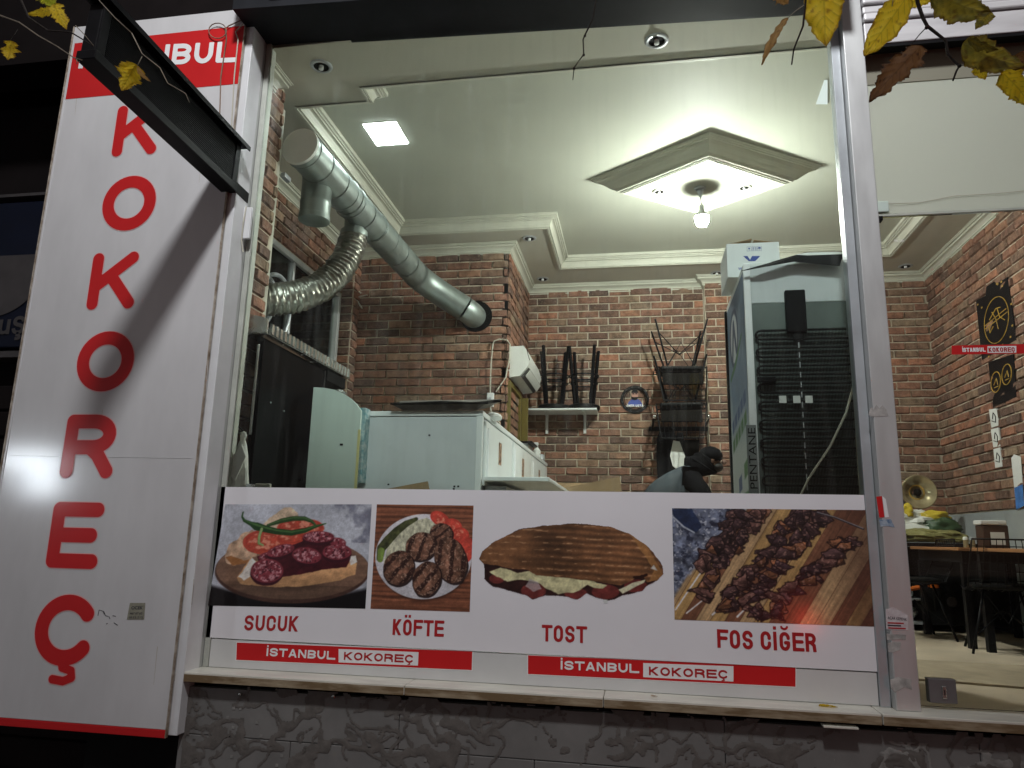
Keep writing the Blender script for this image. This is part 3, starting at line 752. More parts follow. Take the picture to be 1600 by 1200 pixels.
sticker('paper','',[(1384,952),(1396,949),(1418,961),(1419,985),(1402,984),(1385,983)],YM,mat('sticker paper',(.62,.50,.52),.6,var=.2,scale=40,col2=(.7,.66,.66)),t)
a = atY(1387,967,YM); b = atY(1417,970,YM)
obj('lettering', text_fit('ACAR KEPENK',(a.x,a.z),(b.x,b.z),.011,YM-.001,.01), M['darktext'], t)
for k,(py,x0,x1) in enumerate(((973,1387,1412),(977,1387,1408),(981,1388,1415))):
    a = atY(x0,py,YM-.001); obj('text_line', MB().box(a.x,atY(x1,py,YM).x,YM-.001,YM-.0005,a.z-.0025,a.z+.0025), M['vinylredtext'] if k != 1 else M['darktext'], t)
sticker('torn_sticker','torn white paper remains halfway up the mullion',[(1357,648),(1361,636),(1365,640),(1369,632),(1374,638),(1379,633),(1385,640),(1388,650),(1375,651),(1362,651)],YM,M['grime'])
sticker('torn_sticker','grey paper strip left on the mullion below the phone number sticker',[(1385,990),(1416,992),(1415,1000),(1402,999),(1386,1000)],YM,M['grime'])
sticker('torn_sticker','crumpled pale tape remains above the foot of the mullion',[(1387,1005),(1396,1003),(1408,1004),(1406,1016),(1396,1020),(1388,1018)],YM,M['grime'])
sticker('torn_sticker','scraped sticker remains at the foot of the mullion',[(1391,1062),(1405,1058),(1424,1062),(1425,1078),(1414,1074),(1398,1082),(1392,1076)],YM,M['grime'])

# ---- food banner --------------------------------------------------------------
BX0, BX1, BZ0, BZ1 = -2.072, .954, -.508, .212
YBN = D-.012
bn = thing('food_banner','white printed banner with four food photos across the lower window','banner',(-.5,YBN,BZ0))
obj('banner_sheet', MB().box(BX0+.002,BX1,YBN,YBN+.002,BZ0,BZ1), M['banner'], bn)
def quadY(pts, Y): return [(lambda p: (p.x,p.z))(atY(a,b,Y)) for a,b in pts]
def spk(c, s=1.0, seed=0): return fbm(c.X/14*s, c.Y/14*s, seed, 3)
# sandwich with sausage
c = Canvas(0,1570,40,1045,330); X,Y = c.X,c.Y
g = fbm(X/420,Y/420,4); c.C = c.shade((168,172,182), .78+.34*np.clip(g+.25*(1-X/1600),0,1))
c.put(np.clip((fbm(X/160,Y/160,9)-.56)*5,0,.7)*(X > 1100)*(Y < 420), (88,90,108))
c.put(c.aa(900-Y+.12*(X-700)*(X > 700)*-1,60)*0+np.clip((Y-830-120*np.sin(np.clip(X/1600,0,1)*PI))/40,0,1), (16,13,15))
d,u,v = c.ell(800,690,790,320); gr = .8+.35*fbm(X/260,Y/22,3)
c.put(c.aa(d+0), c.shade((70,46,38), gr)); d,u,v = c.ell(800,672,780,300); c.put(c.aa(d), c.shade((114,84,66), gr*(1.05-.2*(v > .55))))
d = c.ell(760,800,520,90)[0]; c.put(np.clip(-d/90,0,.75), (38,24,20))
d = c.poly([(430,260),(540,160),(640,75),(720,62),(800,120),(850,200),(780,300),(500,330)],16,2); c.put(c.aa(d), c.shade((196,170,140), .7+.5*fbm(X/60,Y/50,6)))
d = c.poly([(95,560),(120,450),(200,400),(230,330),(340,290),(420,330),(420,560),(330,600),(200,650),(120,620)],18,5); c.put(c.aa(d), c.shade((198,160,128), .62+.6*fbm(X/55,Y/45,8)))
d = c.poly([(100,570),(160,555),(300,600),(380,590),(330,630),(190,655)],6,7); c.put(c.aa(d), (150,96,52))
for cx,cy,rx,ry,sd in ((850,275,250,95,1),(490,415,232,125,2),(760,380,150,70,3)):
    d,u,v = c.ell(cx,cy,rx,ry,0,.08,sd); c.put(c.aa(d), c.shade((186,66,46), .8+.35*fbm(X/80,Y/50,sd)))
    sp = np.clip((fbm(X/48+sd,Y/26,sd+20)-.50)*7,0,1); d2 = c.ell(cx,cy-8,rx*.84,ry*.72)[0]; c.put(c.aa(d2)*sp*.8, (222,140,112))
    c.put(c.aa(np.abs(d2)-7)*.5, (160,40,30))
d = c.poly([(250,770),(300,690),(370,570),(420,600),(520,620),(800,620),(1100,560),(1380,560),(1460,620),(1450,720),(1300,780),(1000,840),(720,856),(420,840),(300,835)],8,3)
c.put(c.aa(d), c.shade((178,130,86), np.clip(1.15-.0011*(Y-640),.5,1.2)*(.85+.3*fbm(X/120,Y/40,5))))
d = c.poly([(265,760),(320,680),(375,570),(430,610),(420,740),(330,800)],10,9); c.put(c.aa(d), c.shade((205,196,186), .75+.45*fbm(X/50,Y/60,11)))
d = c.poly([(1360,560),(1440,540),(1460,600),(1400,640)],14,12); c.put(c.aa(d), (206,200,192))
d = c.poly([(430,560),(700,480),(900,400),(1320,420),(1390,560),(1360,650),(1080,690),(860,740),(560,780)],10,4); c.put(c.aa(d), c.shade((66,18,26), .7+.6*fbm(X/90,Y/60,13)))
for cx,cy,rx,ry,rot,sd in ((1250,415,85,46,8,1),(1045,362,162,56,0,2),(520,560,70,40,-10,7),(670,500,142,58,-14,3),(945,545,152,78,8,4),(1250,508,146,76,0,5),(555,700,170,116,4,6)):
    d,u,v = c.ell(cx,cy+22,rx,ry+8,rot,.05,sd); c.put(c.aa(d), (58,16,26))
    d,u,v = c.ell(cx,cy,rx,ry,rot,.05,sd); c.put(c.aa(d), c.shade((124,44,54), .8+.4*fbm(X/70,Y/50,sd)))
    s1 = np.clip((fbm(X/22,Y/17,sd+30,3)-.49)*7,0,1)*(np.hypot(u,v) < .88); c.put(s1*.75, (206,150,156)); 
    s2 = np.clip((fbm(X/17+7,Y/17,sd+50,3)-.56)*8,0,1)*(np.hypot(u,v) < .9); c.put(s2*.8, (58,14,24))
def pep(pts, r, col, hi):
    d = c.line(pts,r); c.put(c.aa(d), col); d2 = c.line([(x+2,y-r[i]*.35) for i,(x,y) in enumerate(pts)],[q*.25 for q in r]); c.put(c.aa(d2,6)*.6, hi)
pep([(500,252),(640,205),(760,182),(880,182),(960,210),(1010,252)],[14,24,24,22,16,8],(38,66,30),(92,128,70))
pep([(212,120),(208,165),(240,205),(320,238),(380,262),(470,285),(600,312),(760,326),(900,300),(1000,262),(1112,230)],[7,9,14,22,40,34,30,28,24,16,4],(30,62,26),(96,140,72))
pep([(440,290),(425,360),(430,430),(480,450)],[16,14,13,9],(120,150,84),(176,196,140))
c.make('sandwich_photo', YBN-.0012, quadY(((352,788),(581,788),(571,951),(325,946)),YBN), bn, M['print'], 1.75)
# kofte plate
c = Canvas(60,1130,50,1175,240); X,Y = c.X,c.Y
wd = fbm(X/330,Y/16,2); c.C = c.shade((128,74,50), .62+.6*wd+.12*np.sin(Y/9+4*fbm(X/300,Y/90,3)))
c.put(c.aa(np.abs((Y+8*fbm(X/80,Y/40,5)) % 160-80)-3)*.6, (60,30,22))
d = c.ell(615,640,530,455)[0]; c.put(np.clip(-d/60,0,.8), (34,18,14))
d,u,v = c.ell(605,605,528,455); c.put(c.aa(d), c.shade((200,198,204), 1.03-.10*(v > .55)-.10*np.abs(u)))
d = c.ell(605,600,430,362)[0]; c.put(c.aa(np.abs(d)-5)*.4, (150,148,156))
d = c.poly([(180,700),(200,470),(340,320),(480,220),(620,190),(720,250),(690,420),(480,560),(300,660)],18,3); c.put(c.aa(d), c.shade((190,190,160), .62+.62*fbm(X/20,Y/44,7)))
d = c.line([(130,640),(140,530),(210,440),(300,340),(400,260),(510,205)],[36,48,50,44,36,20]); c.put(c.aa(d), c.shade((58,62,34), .5+1.1*fbm(X/40,Y/40,8)))
d = c.line([(135,650),(140,560)],[32,38]); c.put(c.aa(d), c.shade((120,146,62), .7+.5*fbm(X/30,Y/50,12)))
for cx,cy,rx,ry,sd in ((770,200,118,72,1),(920,280,100,80,2),(1000,380,100,90,3),(1070,480,70,90,4),(1085,590,50,90,5)):
    d,u,v = c.ell(cx,cy,rx,ry,30,.06,sd); c.put(c.aa(d), c.shade((206,66,50), .8+.35*fbm(X/50,Y/50,sd)))
    s1 = np.clip((fbm(X/30,Y/34,sd+9)-.54)*7,0,1)*(np.hypot(u,v) < .75); c.put(s1*.75, (232,140,108)); c.put(c.aa(np.abs(d+8)-4)*.5,(170,36,28))
for cx,cy,rx,ry,rot,sd in ((790,360,122,112,20,1),(575,500,170,150,-20,2),(905,640,165,250,-18,3),(345,735,168,185,10,4),(655,845,150,185,12,5)):
    d,u,v = c.ell(cx+8,cy+12,rx+10,ry+10,rot,.08,sd); c.put(c.aa(d)*.9, (30,16,14))
    d,u,v = c.ell(cx,cy,rx,ry,rot,.10,sd); c.put(c.aa(d), c.shade((128,86,66), (.5+.95*fbm(X/30,Y/30,sd+3))*(1.1-.35*np.hypot(u,v))))
    st = np.sin((u*.8+v*.5)*9+2*fbm(X/60,Y/60,sd)); c.put(c.aa(d)*np.clip((st-.25)*2.2,0,.88), c.shade((44,24,20), .6+.8*fbm(X/20,Y/20,sd)))
    c.put(c.aa(d)*np.clip((fbm(X/14,Y/14,sd+70)-.62)*7,0,.6), (196,160,136))
c.make('meatball_photo', YBN-.0012, quadY(((589,788),(740,790),(734,956),(579,951)),YBN), bn, M['print'], 1.75)
# toasted sandwich, cut out on white
c = Canvas(20,1200,140,660,400,(178,178,190)); X,Y = c.X,c.Y
out = [(36,375),(60,325),(140,265),(290,190),(430,168),(640,150),(720,158),(860,172),(980,215),(1085,290),(1130,340),(1180,420),(1186,470),(1150,510),(1085,545),(1060,575),(940,600),(890,625),(850,632),(770,615),(720,590),(660,628),(600,612),(460,600),(380,626),(330,600),(200,565),(120,545),(70,500),(66,405)]
dout = c.poly(out,5,2,40); c.put(c.aa(dout), c.shade((44,22,20), .6+.8*fbm(X/40,Y/30,4)))
for cx,cy,rx,ry in ((385,575,80,46),(650,590,70,34),(835,580,84,46),(1020,545,70,40),(150,500,50,30)):
    d = c.ell(cx,cy,rx,ry,0,.1,int(cx))[0]; c.put(c.aa(d)*(dout < 0), c.shade((112,44,40), .7+.5*fbm(X/40,Y/24,int(cx))))
d = c.poly([(100,455),(180,428),(280,460),(370,450),(460,480),(760,510),(850,540),(820,560),(720,545),(640,585),(540,590),(470,560),(400,520),(280,505),(220,520),(150,490)],10,6); c.put(c.aa(d), c.shade((198,192,142), .72+.45*fbm(X/40,Y/28,8)))
d = c.poly([(330,545),(360,500),(420,520),(440,560),(380,580)],8,9); c.put(c.aa(d)*.7, (170,160,160)); d = c.poly([(915,565),(1000,525),(1080,505),(1070,525),(960,580),(940,590)],5,10); c.put(c.aa(d), (200,196,160))
d = c.poly([(36,375),(60,325),(140,265),(290,190),(430,168),(640,150),(860,172),(980,215),(1085,290),(1130,340),(1180,420),(1186,470),(1150,510),(1090,520),(1060,470),(1000,510),(930,540),(800,520),(600,495),(400,480),(350,445),(240,435),(140,415),(60,405)],5,11,40)
rdg = np.sin((Y+.10*(X-600)*-1+60*np.sin(X/900)+20*fbm(X/120,Y/60,13))/6.4*1.0)
k = (.62+.55*fbm(X/160,Y/80,14))*(1+.16*rdg*np.clip((X-250)/300,0.2,1))*(1-.22*np.exp(-((X-520)/130)**2))
c.put(c.aa(d), c.shade((124,80,48), k)); c.put(c.aa(d)*np.clip((rdg-.5)*2,0,1)*np.clip((fbm(X/36,Y/14,15)-.55)*5,0,.55), (214,164,116))
d2 = c.poly([(980,215),(1085,290),(1186,470),(1150,510),(1095,520),(1130,450),(1050,320)],6,16); c.put(c.aa(d2)*.7, c.shade((170,116,60), .8+.4*fbm(X/50,Y/50,17)))
d = c.poly([(1110,435),(1130,412),(1152,450)],2,1); c.put(c.aa(d), (190,186,176)); d = c.line([(1010,490),(1050,490),(1085,475)],[7,9,8]); c.put(c.aa(d),(40,18,12))
d = c.poly([(820,628),(850,630),(848,652),(826,652)],3,1); c.put(c.aa(d)*.8,(200,204,196)); 
cut = np.clip(.5-np.minimum(dout, d)/(c.px*1.3),0,1)
c.make('toast_photo', YBN-.0012, quadY(((745,815),(1040,815),(1040,945),(745,945)),YBN), bn, M['print'], 1.75, cut)
# liver skewers
c = Canvas(10,1590,45,970,410); X,Y = c.X,c.Y
# planks run from lower left to upper right
q = (X*.80+Y*.60)-0.0; a_ = X+ (Y-500)*.62
pl = np.floor(a_/118); pr = np.array([.2,.6,.9,.5,.1,.85,.55,.3,.9,.6,.2,.95,.5,.6,.3])[(pl.astype(int)+3) % 15]
cA = np.array((186,150,104)); cB = np.array((126,80,56)); cC = np.array((182,142,84))
wcol = np.where((pr < .35)[...,None], cA, np.where((pr < .65)[...,None], cB, cC))
c.C = np.clip(wcol*(.70+.40*fbm((X-Y*.9)/500,a_/14,5))[...,None],0,255)
c.put(c.aa(np.abs(a_/118-np.round(a_/118))*118-3)*.7, (70,44,30))
c.put(np.clip((X-1250)/500,0,.55), (60,34,28))
d = c.poly([(0,30),(640,30),(470,190),(230,480),(20,760),(0,800)],14,3); ash = fbm(X/70,Y/60,6,5)
c.put(c.aa(d,20), c.shade((112,122,146), .25+1.15*ash)); c.put(c.aa(d,20)*np.clip((fbm(X/34,Y/30,8)-.55)*5,0,.8), (28,34,52)); c.put(c.aa(d,20)*np.clip((fbm(X/26+5,Y/22,9)-.62)*6,0,.8), (176,180,190))
d = c.poly([(10,50),(180,50),(250,200),(200,250),(120,210),(20,120)],10,4); c.put(c.aa(d), c.shade((26,40,68), .6+.9*fbm(X/60,Y/50,10))); d = c.line([(10,110),(100,200),(190,250)],[5,7,6]); c.put(c.aa(d), (150,158,170))
for p,r in (([(20,890),(270,530)],[6,6]),([(110,915),(240,810)],[6,5]),([(320,920),(400,850)],[8,6]),([(520,930),(580,870)],[8,6])):
    d = c.line(p,r); c.put(c.aa(d),(206,200,196))
rs = np.random.RandomState(4)
skew = [[(700,90),(640,200),(560,300),(470,380),(380,500),(320,620),(240,740)],[(560,110),(480,190),(450,270),(390,350),(310,430),(280,500)],
        [(1060,110),(960,160),(900,240),(840,310),(760,420),(690,490),(610,570),(560,660),(480,740),(440,830)],[(1200,130),(1130,220),(1050,290),(990,360),(930,430),(880,510),(790,590),(740,650),(690,740),(640,830),(690,900)],
        [(1440,320),(1370,360),(1310,440),(1220,500),(1150,560),(1060,610),(960,700),(860,800),(850,880)]]
for li,ln in enumerate(skew):
    for (cx,cy) in ln:
        for e in range(3):
            ox, oy = rs.uniform(-34,34), rs.uniform(-26,26); rx, ry = rs.uniform(58,104), rs.uniform(40,72); rot = rs.uniform(-70,20); sd = rs.randint(900)
            rk = np.random.RandomState(sd); ng = rk.randint(6,10); an = np.sort(rk.uniform(0,2*PI,ng)); rad_ = rk.uniform(.72,1.25,ng); cr_, sr_ = math.cos(R(rot)), math.sin(R(rot))
            pg = [(cx+ox+(math.cos(a)*rx*q*cr_-math.sin(a)*ry*q*sr_), cy+oy+(math.cos(a)*rx*q*sr_+math.sin(a)*ry*q*cr_)) for a,q in zip(an,rad_)]
            d0 = c.poly(pg,9,sd,26); c.put(np.clip(.5-(d0-8)/8,0,1)*.85,(20,11,12))
            col = [(72,50,50),(60,42,44),(90,60,54),(54,38,42),(122,76,50)][rs.randint(5)]
            u,v = c.ell(cx+ox,cy+oy,rx,ry,rot)[1:]; d = d0; tl_ = rk.uniform(-1,1)
            c.put(c.aa(d), c.shade(col, (.30+1.0*fbm((X+tl_*Y)/40,(Y-tl_*X)/13,sd,4))*(1.15-.55*np.clip(v+.2,-.4,1)+.25*tl_*np.clip(u,-1,1))))
            c.put(c.aa(d)*np.clip((fbm(X/22,Y/16,sd+1)-.60)*6,0,.55), (176,128,112))
d = c.line([(1190,70),(1330,110),(1540,200)],[7,8,8]); c.put(c.aa(d),(44,40,44)); d = c.line([(1190,66),(1330,106),(1540,194)],[2,2,2]); c.put(c.aa(d),(170,166,170))
c.make('skewer_photo', YBN-.0012, quadY(((1050,794),(1357,797),(1368,979),(1054,968)),YBN), bn, M['print'], 1.75)
def ptxt(name, body, a, b, hpx, mt, Y, parent, bold=.0):
    A = atY(*a,Y); B = atY(*b,Y); h = (atY(a[0],a[1]-hpx,Y)-A).z
    kw = dict(W=.50,r=.092,res=34) if bold > .05 else dict(W=.95,r=.112,gap=.17) if bold > 0 and hpx > 6 else None
    if kw: return obj(name, stroke_text(body,(A.x,A.z),(B.x,B.z),h,Y,**kw), mt, parent)
    return obj(name, text_fit(body,(A.x,A.z),(B.x,B.z),h,Y,bold), mt, parent)
for body,a,b,hh in (('SUCUK',(381,985),(465,987),24),('KÖFTE',(613,992),(692,995),25),('TOST',(847,1002),(916,1005),26),('FOS',(1121,1012),(1177,1015),29),('CİĞER',(1189,1015),(1276,1019),29)):
    ptxt('lettering',body,a,b,hh,M['vinylredtext'],YBN-.0012,bn,.062)

# red name strips under the banner and on the door
def name_strip(label, px, Y, parts):
    P = [atY(*p,Y) for p in px]
    t = thing('name_strip', label, 'sticker', P[3], 'red shop name strips on the glass')
    obj('red_strip', MB().prism(P,(0,.0006,0)), M['vinylred'], t)
    (a,b,h),(q),(c_,d_,h2) = parts
    ptxt('lettering','İSTANBUL',a,b,h*.93,M['vinylwhite'],Y-.0008,t,.028)
    Q = [atY(*p,Y-.0008) for p in q]; pb = obj('white_box', MB().prism(Q,(0,.0004,0)), M['vinylwhite'], t)
    ptxt('lettering','KOKOREÇ',c_,d_,h2,M['vinylredtext'],Y-.0014,pb,.018)
    if Y < D:
        e = .0035
        obj('white_edge', MB().prism([P[0]+Vector((-e,.0007,e)),P[1]+Vector((e,.0007,e)),P[2]+Vector((e,.0007,-e)),P[3]+Vector((-e,.0007,-e))],(0,.0003,0)), M['vinylwhite'], t)
YS = D-.0095
name_strip('shorter red name strip under the sausage and meatball photos',((370,1004),(738,1018),(737,1047),(369,1031)),YS,(((416,1025),(523,1031),14),((529,1014),(654,1019),(653,1040),(529,1035)),((537,1031),(646,1036),12.5)))
name_strip('longer red name strip under the toast and skewer photos',((825,1024),(1243,1042),(1243,1073),(825,1053)),YS,(((876,1046),(998,1052),15),((1005,1036),(1146,1041),(1146,1065),(1005,1058)),((1014,1055),(1138,1061),13.5)))
name_strip('red name strip stuck across the glass door in front of the posters',((1487,540),(1625,537),(1625,552),(1487,554)),D+.0105,(((1504,550),(1540,549.5),7),((1543,541),(1588,540.5),(1588,551),(1543,551.5)),((1545,550),(1586,549.5),7)))

# ---- tall vertical sign ---------------------------------------------------------
SY = 3.23
sg = thing('vertical_sign','tall white and red vertical shop sign box spelling KOKOREÇ','sign',(-2.65,SY,-.92))
SX0, SX1, SZ0, SZ1 = -3.205, -2.118, -.925, 2.845
obj('sign_face', MB().box(SX0,SX1,SY,SY+.012,SZ0+.035,SZ1,.002), M['signwhite'], sg)
obj('sign_side', MB().box(SX1+.003,SX1+.045,SY+.013,D-.035,SZ0+.01,SZ1+.02,.003), M['signside'], sg)
obj('sign_body', MB().box(SX0+.01,SX1,SY+.014,D+.02,SZ0+.01,SZ1-.01), M['signside'], sg)
obj('red_base', MB().box(SX0,SX1,SY-.002,SY+.0115,SZ0,SZ0+.034,.002), M['vinylred'], sg)
obj('red_header', MB().box(SX0+.018,SX1-.004,SY-.0015,SY-.0005,2.375,2.735), M['vinylred'], sg)
obj('edge_trim', MB().box(SX0-.006,SX0+.001,SY-.006,SY+.013,SZ0+.035,SZ1,.001), M['rust'], sg)
obj('edge_trim', MB().box(SX1-.003,SX1+.002,SY-.006,SY+.0115,SZ0+.002,SZ1,.001), M['rust'], sg)
obj('edge_trim', MB().box(SX0+.012,SX0+.016,SY-.004,SY-.0005,SZ0+.037,2.37,.001), M['signside'], sg)
for px0,py0,px1,py1 in ((16,712,300,716),(322,622,326,540)):
    a = atY(px0,py0,SY-.001); b = atY(px1,py1,SY-.001); obj('seam', MB().tube([a,b],.0009,4), M['signside'], sg)
M['drip'] = mat('dirt drip', (.46,.42,.36), .5, var=.2, scale=20)
for px,py,ln in ((322,150,46),(318,215,70),(120,150,30),(303,905,40),(160,640,26),(246,1010,60)):
    a = atY(px,py,SY-.0008); b = atY(px-ln*.1,py+ln,SY-.0008); obj('dirt_drip', MB().prism([(a.x-.0016,SY-.0008,a.z),(a.x+.0016,SY-.0008,a.z),(b.x+.0006,SY-.0008,b.z),(b.x-.0006,SY-.0008,b.z)],(0,.0004,0)), M['drip'], sg)
for ch,x0,x1,y0,y1 in (('K',180,248,166,240),('O',161,243,278,357),('K',141,214,397,480),('O',121,209,521,608),('R',100,181,651,743),('E',78,158,788,884),('Ç',55,144,932,1036)):
    cx, cy = (x0+x1)/2, (y0+y1)/2
    Wp = (atY(x1,cy,SY)-atY(x0,cy,SY)).x; Hp = (atY(cx,y0,SY)-atY(cx,y1,SY)).z; cc = atY(cx,cy,SY)
    strokes = GLY[ch]; rad = .098
    allp = [p for s_ in strokes for p in s_]; gx0, gx1 = min(p[0] for p in allp)-rad, max(p[0] for p in allp)+rad
    sx = Wp/(gx1-gx0); sz = Hp/1.0; asp = sz/sx
    gm = (gx0+gx1)/2
    def fn(x,y,ex=0.0,strokes=strokes,asp=asp,ch=ch):
        d = np.full(x.shape,1e9)
        for s_ in strokes: d = np.minimum(d, seg_d(x,y*asp,[(p[0],p[1]*asp) for p in s_])-rad-ex)
        if ch == 'Ç': d = np.minimum(d, seg_d(x,y*asp,[(p[0],p[1]*asp) for p in CEDIL])-.052-ex)
        return d
    lo = -.36 if ch == 'Ç' else -.06
    pl_ = lambda x,y,e: (cc.x+(x-gm)*sx, SY-e, cc.z+(y-.5)*sz)
    L_ = obj('letter', sdf_mesh(lambda x,y: fn(x,y), gx0-.05,gx1+.05,lo,1.08,70, lambda x,y: pl_(x,y,.0026)), M['vinylred'], sg)
    obj('letter_edge', sdf_mesh(lambda x,y: fn(x,y,.013), gx0-.05,gx1+.05,lo,1.08,60, lambda x,y: pl_(x,y,.0014)), M['vinylpink'], L_)
ptxt('lettering','İSTANBUL',(122,107),(366,97),31,M['vinylwhite'],SY-.0028,sg,.03)
t = thing('small_sticker','small grey pest control sticker beside the lowest letter of the tall sign','sticker',atY(212,955,SY))
obj('paper', MB().prism([atY(203,942,SY-.002),atY(227,942,SY-.002),atY(225,968,SY-.002),atY(198,968,SY-.002)],(0,.0008,0)), mat('sticker grey',(.26,.25,.19),.6,var=.2,scale=60), t)
ptxt('lettering','OCEK',(205,952),(223,952),5,M['darktext'],SY-.003,t,.02); ptxt('lettering','467 67 62',(203,960),(222,960),3.5,M['darktext'],SY-.003,t,.01); ptxt('lettering','0532 212',(201,966),(223,966),3,M['darktext'],SY-.003,t,.01)
scr = thing('marker_scribble','small black marker scribble on the sign beside the lowest letter','graffiti',atY(165,965,SY))
for pts in ([(153,962),(155,953),(161,955),(163,960)],[(162,955),(165,962),(169,963)],[(170,963),(172,967)],[(176,962),(181,963)],[(178,973),(184,977)],[(166,975),(168,974)]):
    obj('ink_stroke', MB().tube([atY(x,y,SY-.0005) for x,y in pts],.0016,5), M['darktext'], scr)
# cables hanging on the sign header
for k,(pts,mt,lb) in enumerate((([(385,28),(358,40),(352,45),(354,60),(345,120),(343,190)],M['wire'],'thin brown cable hanging over the red sign header, left of the pair'),([(385,32),(368,50),(372,62),(366,120),(362,190),(366,240)],M['cable'],'pale thin cable hanging over the red sign header near the window'))):
    tag(obj('cable', MB().tube([atY(x,y,SY-.012) for x,y in pts],.0035,6), mt, origin=atY(*pts[0],SY)), lb, 'cable')
tag(obj('cable', MB().tube([atY(340+q*14*math.cos(a),48+12*math.sin(a),SY-.015) for q,a in [(1,i*PI/7) for i in range(15)]],.003,6), M['wire'], origin=atY(354,48,SY)),'little coil of brown wire at the top of the red header','cable')
tag(obj('junction_box', MB().box(*(lambda p: (p.x-.02,p.x+.025,SY-.03,SY-.004,p.z-.025,p.z+.02))(atY(381,28,SY)),.003), M['boxwhite'], origin=atY(381,28,SY)),'small white junction box at the top corner of the tall sign','box')

# ---- black display box sticking out over the sign -------------------------------
t = thing('display_box','long black louvred display box projecting over the tall sign','sign',(-2.06,2.65,1.72))
X1 = -2.05; 
obj('housing', MB().box(X1-.075,X1-.008,2.18,3.19,1.735,1.985,.006), M['black'], t)
obj('louvre_panel', MB().box(X1-.0075,X1-.004,2.22,3.15,1.765,1.960), M['ledface'], t)
mb = MB()
for k in range(22): mb.box(X1-.0035,X1+.0015,2.222,3.148,1.768+k*.0088,1.7715+k*.0088)
stuff(obj('louvre', mb, M['black'], t))
obj('bottom_frame', MB().box(X1-.08,X1+.006,2.17,3.20,1.722,1.762,.003), M['black'], t)
obj('visor', MB().prism([(X1-.078,2.15,1.988),(X1+.030,2.15,1.988),(X1+.030,2.15,1.972),(X1+.036,2.15,1.972),(X1+.036,2.15,1.996),(X1-.078,2.15,1.996)],(0,1.08,0)), M['black'], t)
obj('end_frame', MB().box(X1-.006,X1+.004,2.175,2.215,1.763,1.986,.002), M['black'], t); obj('end_frame', MB().box(X1-.006,X1+.004,3.155,3.195,1.763,1.986,.002), M['black'], t)
obj('wall_bracket', MB().box(X1-.06,X1-.02,3.195,D-.04,1.74,1.80,.003), M['black'], t)
bpy.data.objects['display_box'].rotation_euler = (R(-2.5),0,0); bpy.data.objects['display_box'].location.z += .024
t = thing('bracket_plate','white torn bracket plate under the display box beside the sign','bracket',(-2.09,3.3,1.6))
obj('plate', MB().box(-2.085,-2.03,3.335,3.355,1.52,1.70,.004), M['signside'], t); obj('hook', MB().tube([(-2.06,3.33,1.70),(-2.055,3.31,1.60),(-2.06,3.32,1.50),(-2.05,3.33,1.44)],.004,6), M['cable'], t)

# ---- street lamp standing behind the viewer, whose light falls on the front ------
t = thing('street_lamp','grey street lamp pole behind the viewer','street lamp',(4.6,-2.1,GZ))
obj('pole', MB().lathe([(.09,0),(.07,.4),(.05,8.5)],(4.6,-2.1,GZ),'Z',12), M['aludark'], t)
obj('arm', MB().tube([(4.6,-2.1,6.2),(4.2,-2.05,6.75),(3.0,-1.9,7.0),(.20,-1.12,6.52)],.035,8), M['aludark'], t)
hd = obj('lamp_head', MB().box(LAMP_POS.x-.24,LAMP_POS.x+.24,LAMP_POS.y-.15,LAMP_POS.y+.15,LAMP_POS.z,LAMP_POS.z+.12,.03), M['aludark'], t)
ld = bpy.data.lights.new('street_light','SPOT'); ld.spot_size = R(90); ld.spot_blend = 1; ld.shadow_soft_size = .34; ld.energy = LAMP_W; ld.color = (.97,.98,1.0)
lo = bpy.data.objects.new('street_light', ld); COL.objects.link(lo); lo.location = (LAMP_POS.x,LAMP_POS.y,LAMP_POS.z-.24)
dv = Vector((-.6,3.4,3.9))-Vector(lo.location); lo.rotation_euler = dv.to_track_quat('-Z','Y').to_euler()
# lit window across the street and an added red lamp standing in for car lights, both mirrored in the glossy sign and banner
t = thing('opposite_shop','dark shop front across the street with one lit window','building',(-10.4,-4.4,GZ))
obj('wall', MB().box(-13,-8,-4.9,-4.5,GZ,3.2), M['nightwall'], t)
glow = emit('lit shop window',(.85,.93,1),48)
obj('lit_window', MB().box(-11.0,-9.75,-4.497,-4.48,.98,1.24), glow, t); obj('lit_window', MB().box(-10.3,-9.75,-4.497,-4.48,.50,.95), glow, t)
t = thing('added_red_lamp','added red lamp on a short post behind the viewer, standing in for car lights','stand-in lamp',(1.73,-1.75,GZ))
obj('post', MB().lathe([(.14,0),(.14,.03),(.025,.05),(.025,.70),(.06,.71),(.06,.74)],(1.73,-1.75,GZ),'Z',14), M['orange'], t)
obj('lens', MB().lathe([(.055,.745),(.06,.79),(.05,.85),(.01,.87)],(1.73,-1.75,GZ),'Z',14), emit('red lamp glow',(1,.04,.02),95), t)

# ================================================================== INTERIOR
# pier returns and the room shell behind
t = thing('pier_return','narrow brick return of the pier beside the tall fridge','wall',(.69,7.5,FZ))
obj('mortar_bed', MB().box(.691,.72,7.482,7.64,FZ,2.70), M['mortar'], t)
t = thing('room_shell','plain outer masonry behind the brick walls','wall',(0,7.8,FZ))
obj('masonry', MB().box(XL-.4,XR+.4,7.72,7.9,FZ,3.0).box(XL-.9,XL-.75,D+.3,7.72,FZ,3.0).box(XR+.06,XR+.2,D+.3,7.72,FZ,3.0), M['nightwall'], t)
t = thing('jamb_return','dark plaster return behind the narrow brick strip','wall',(-2.4,3.72,FZ))
obj('plaster', MB().box(XL-.02,-2.175,3.805,3.84,FZ,2.60), M['ceillow'], t)

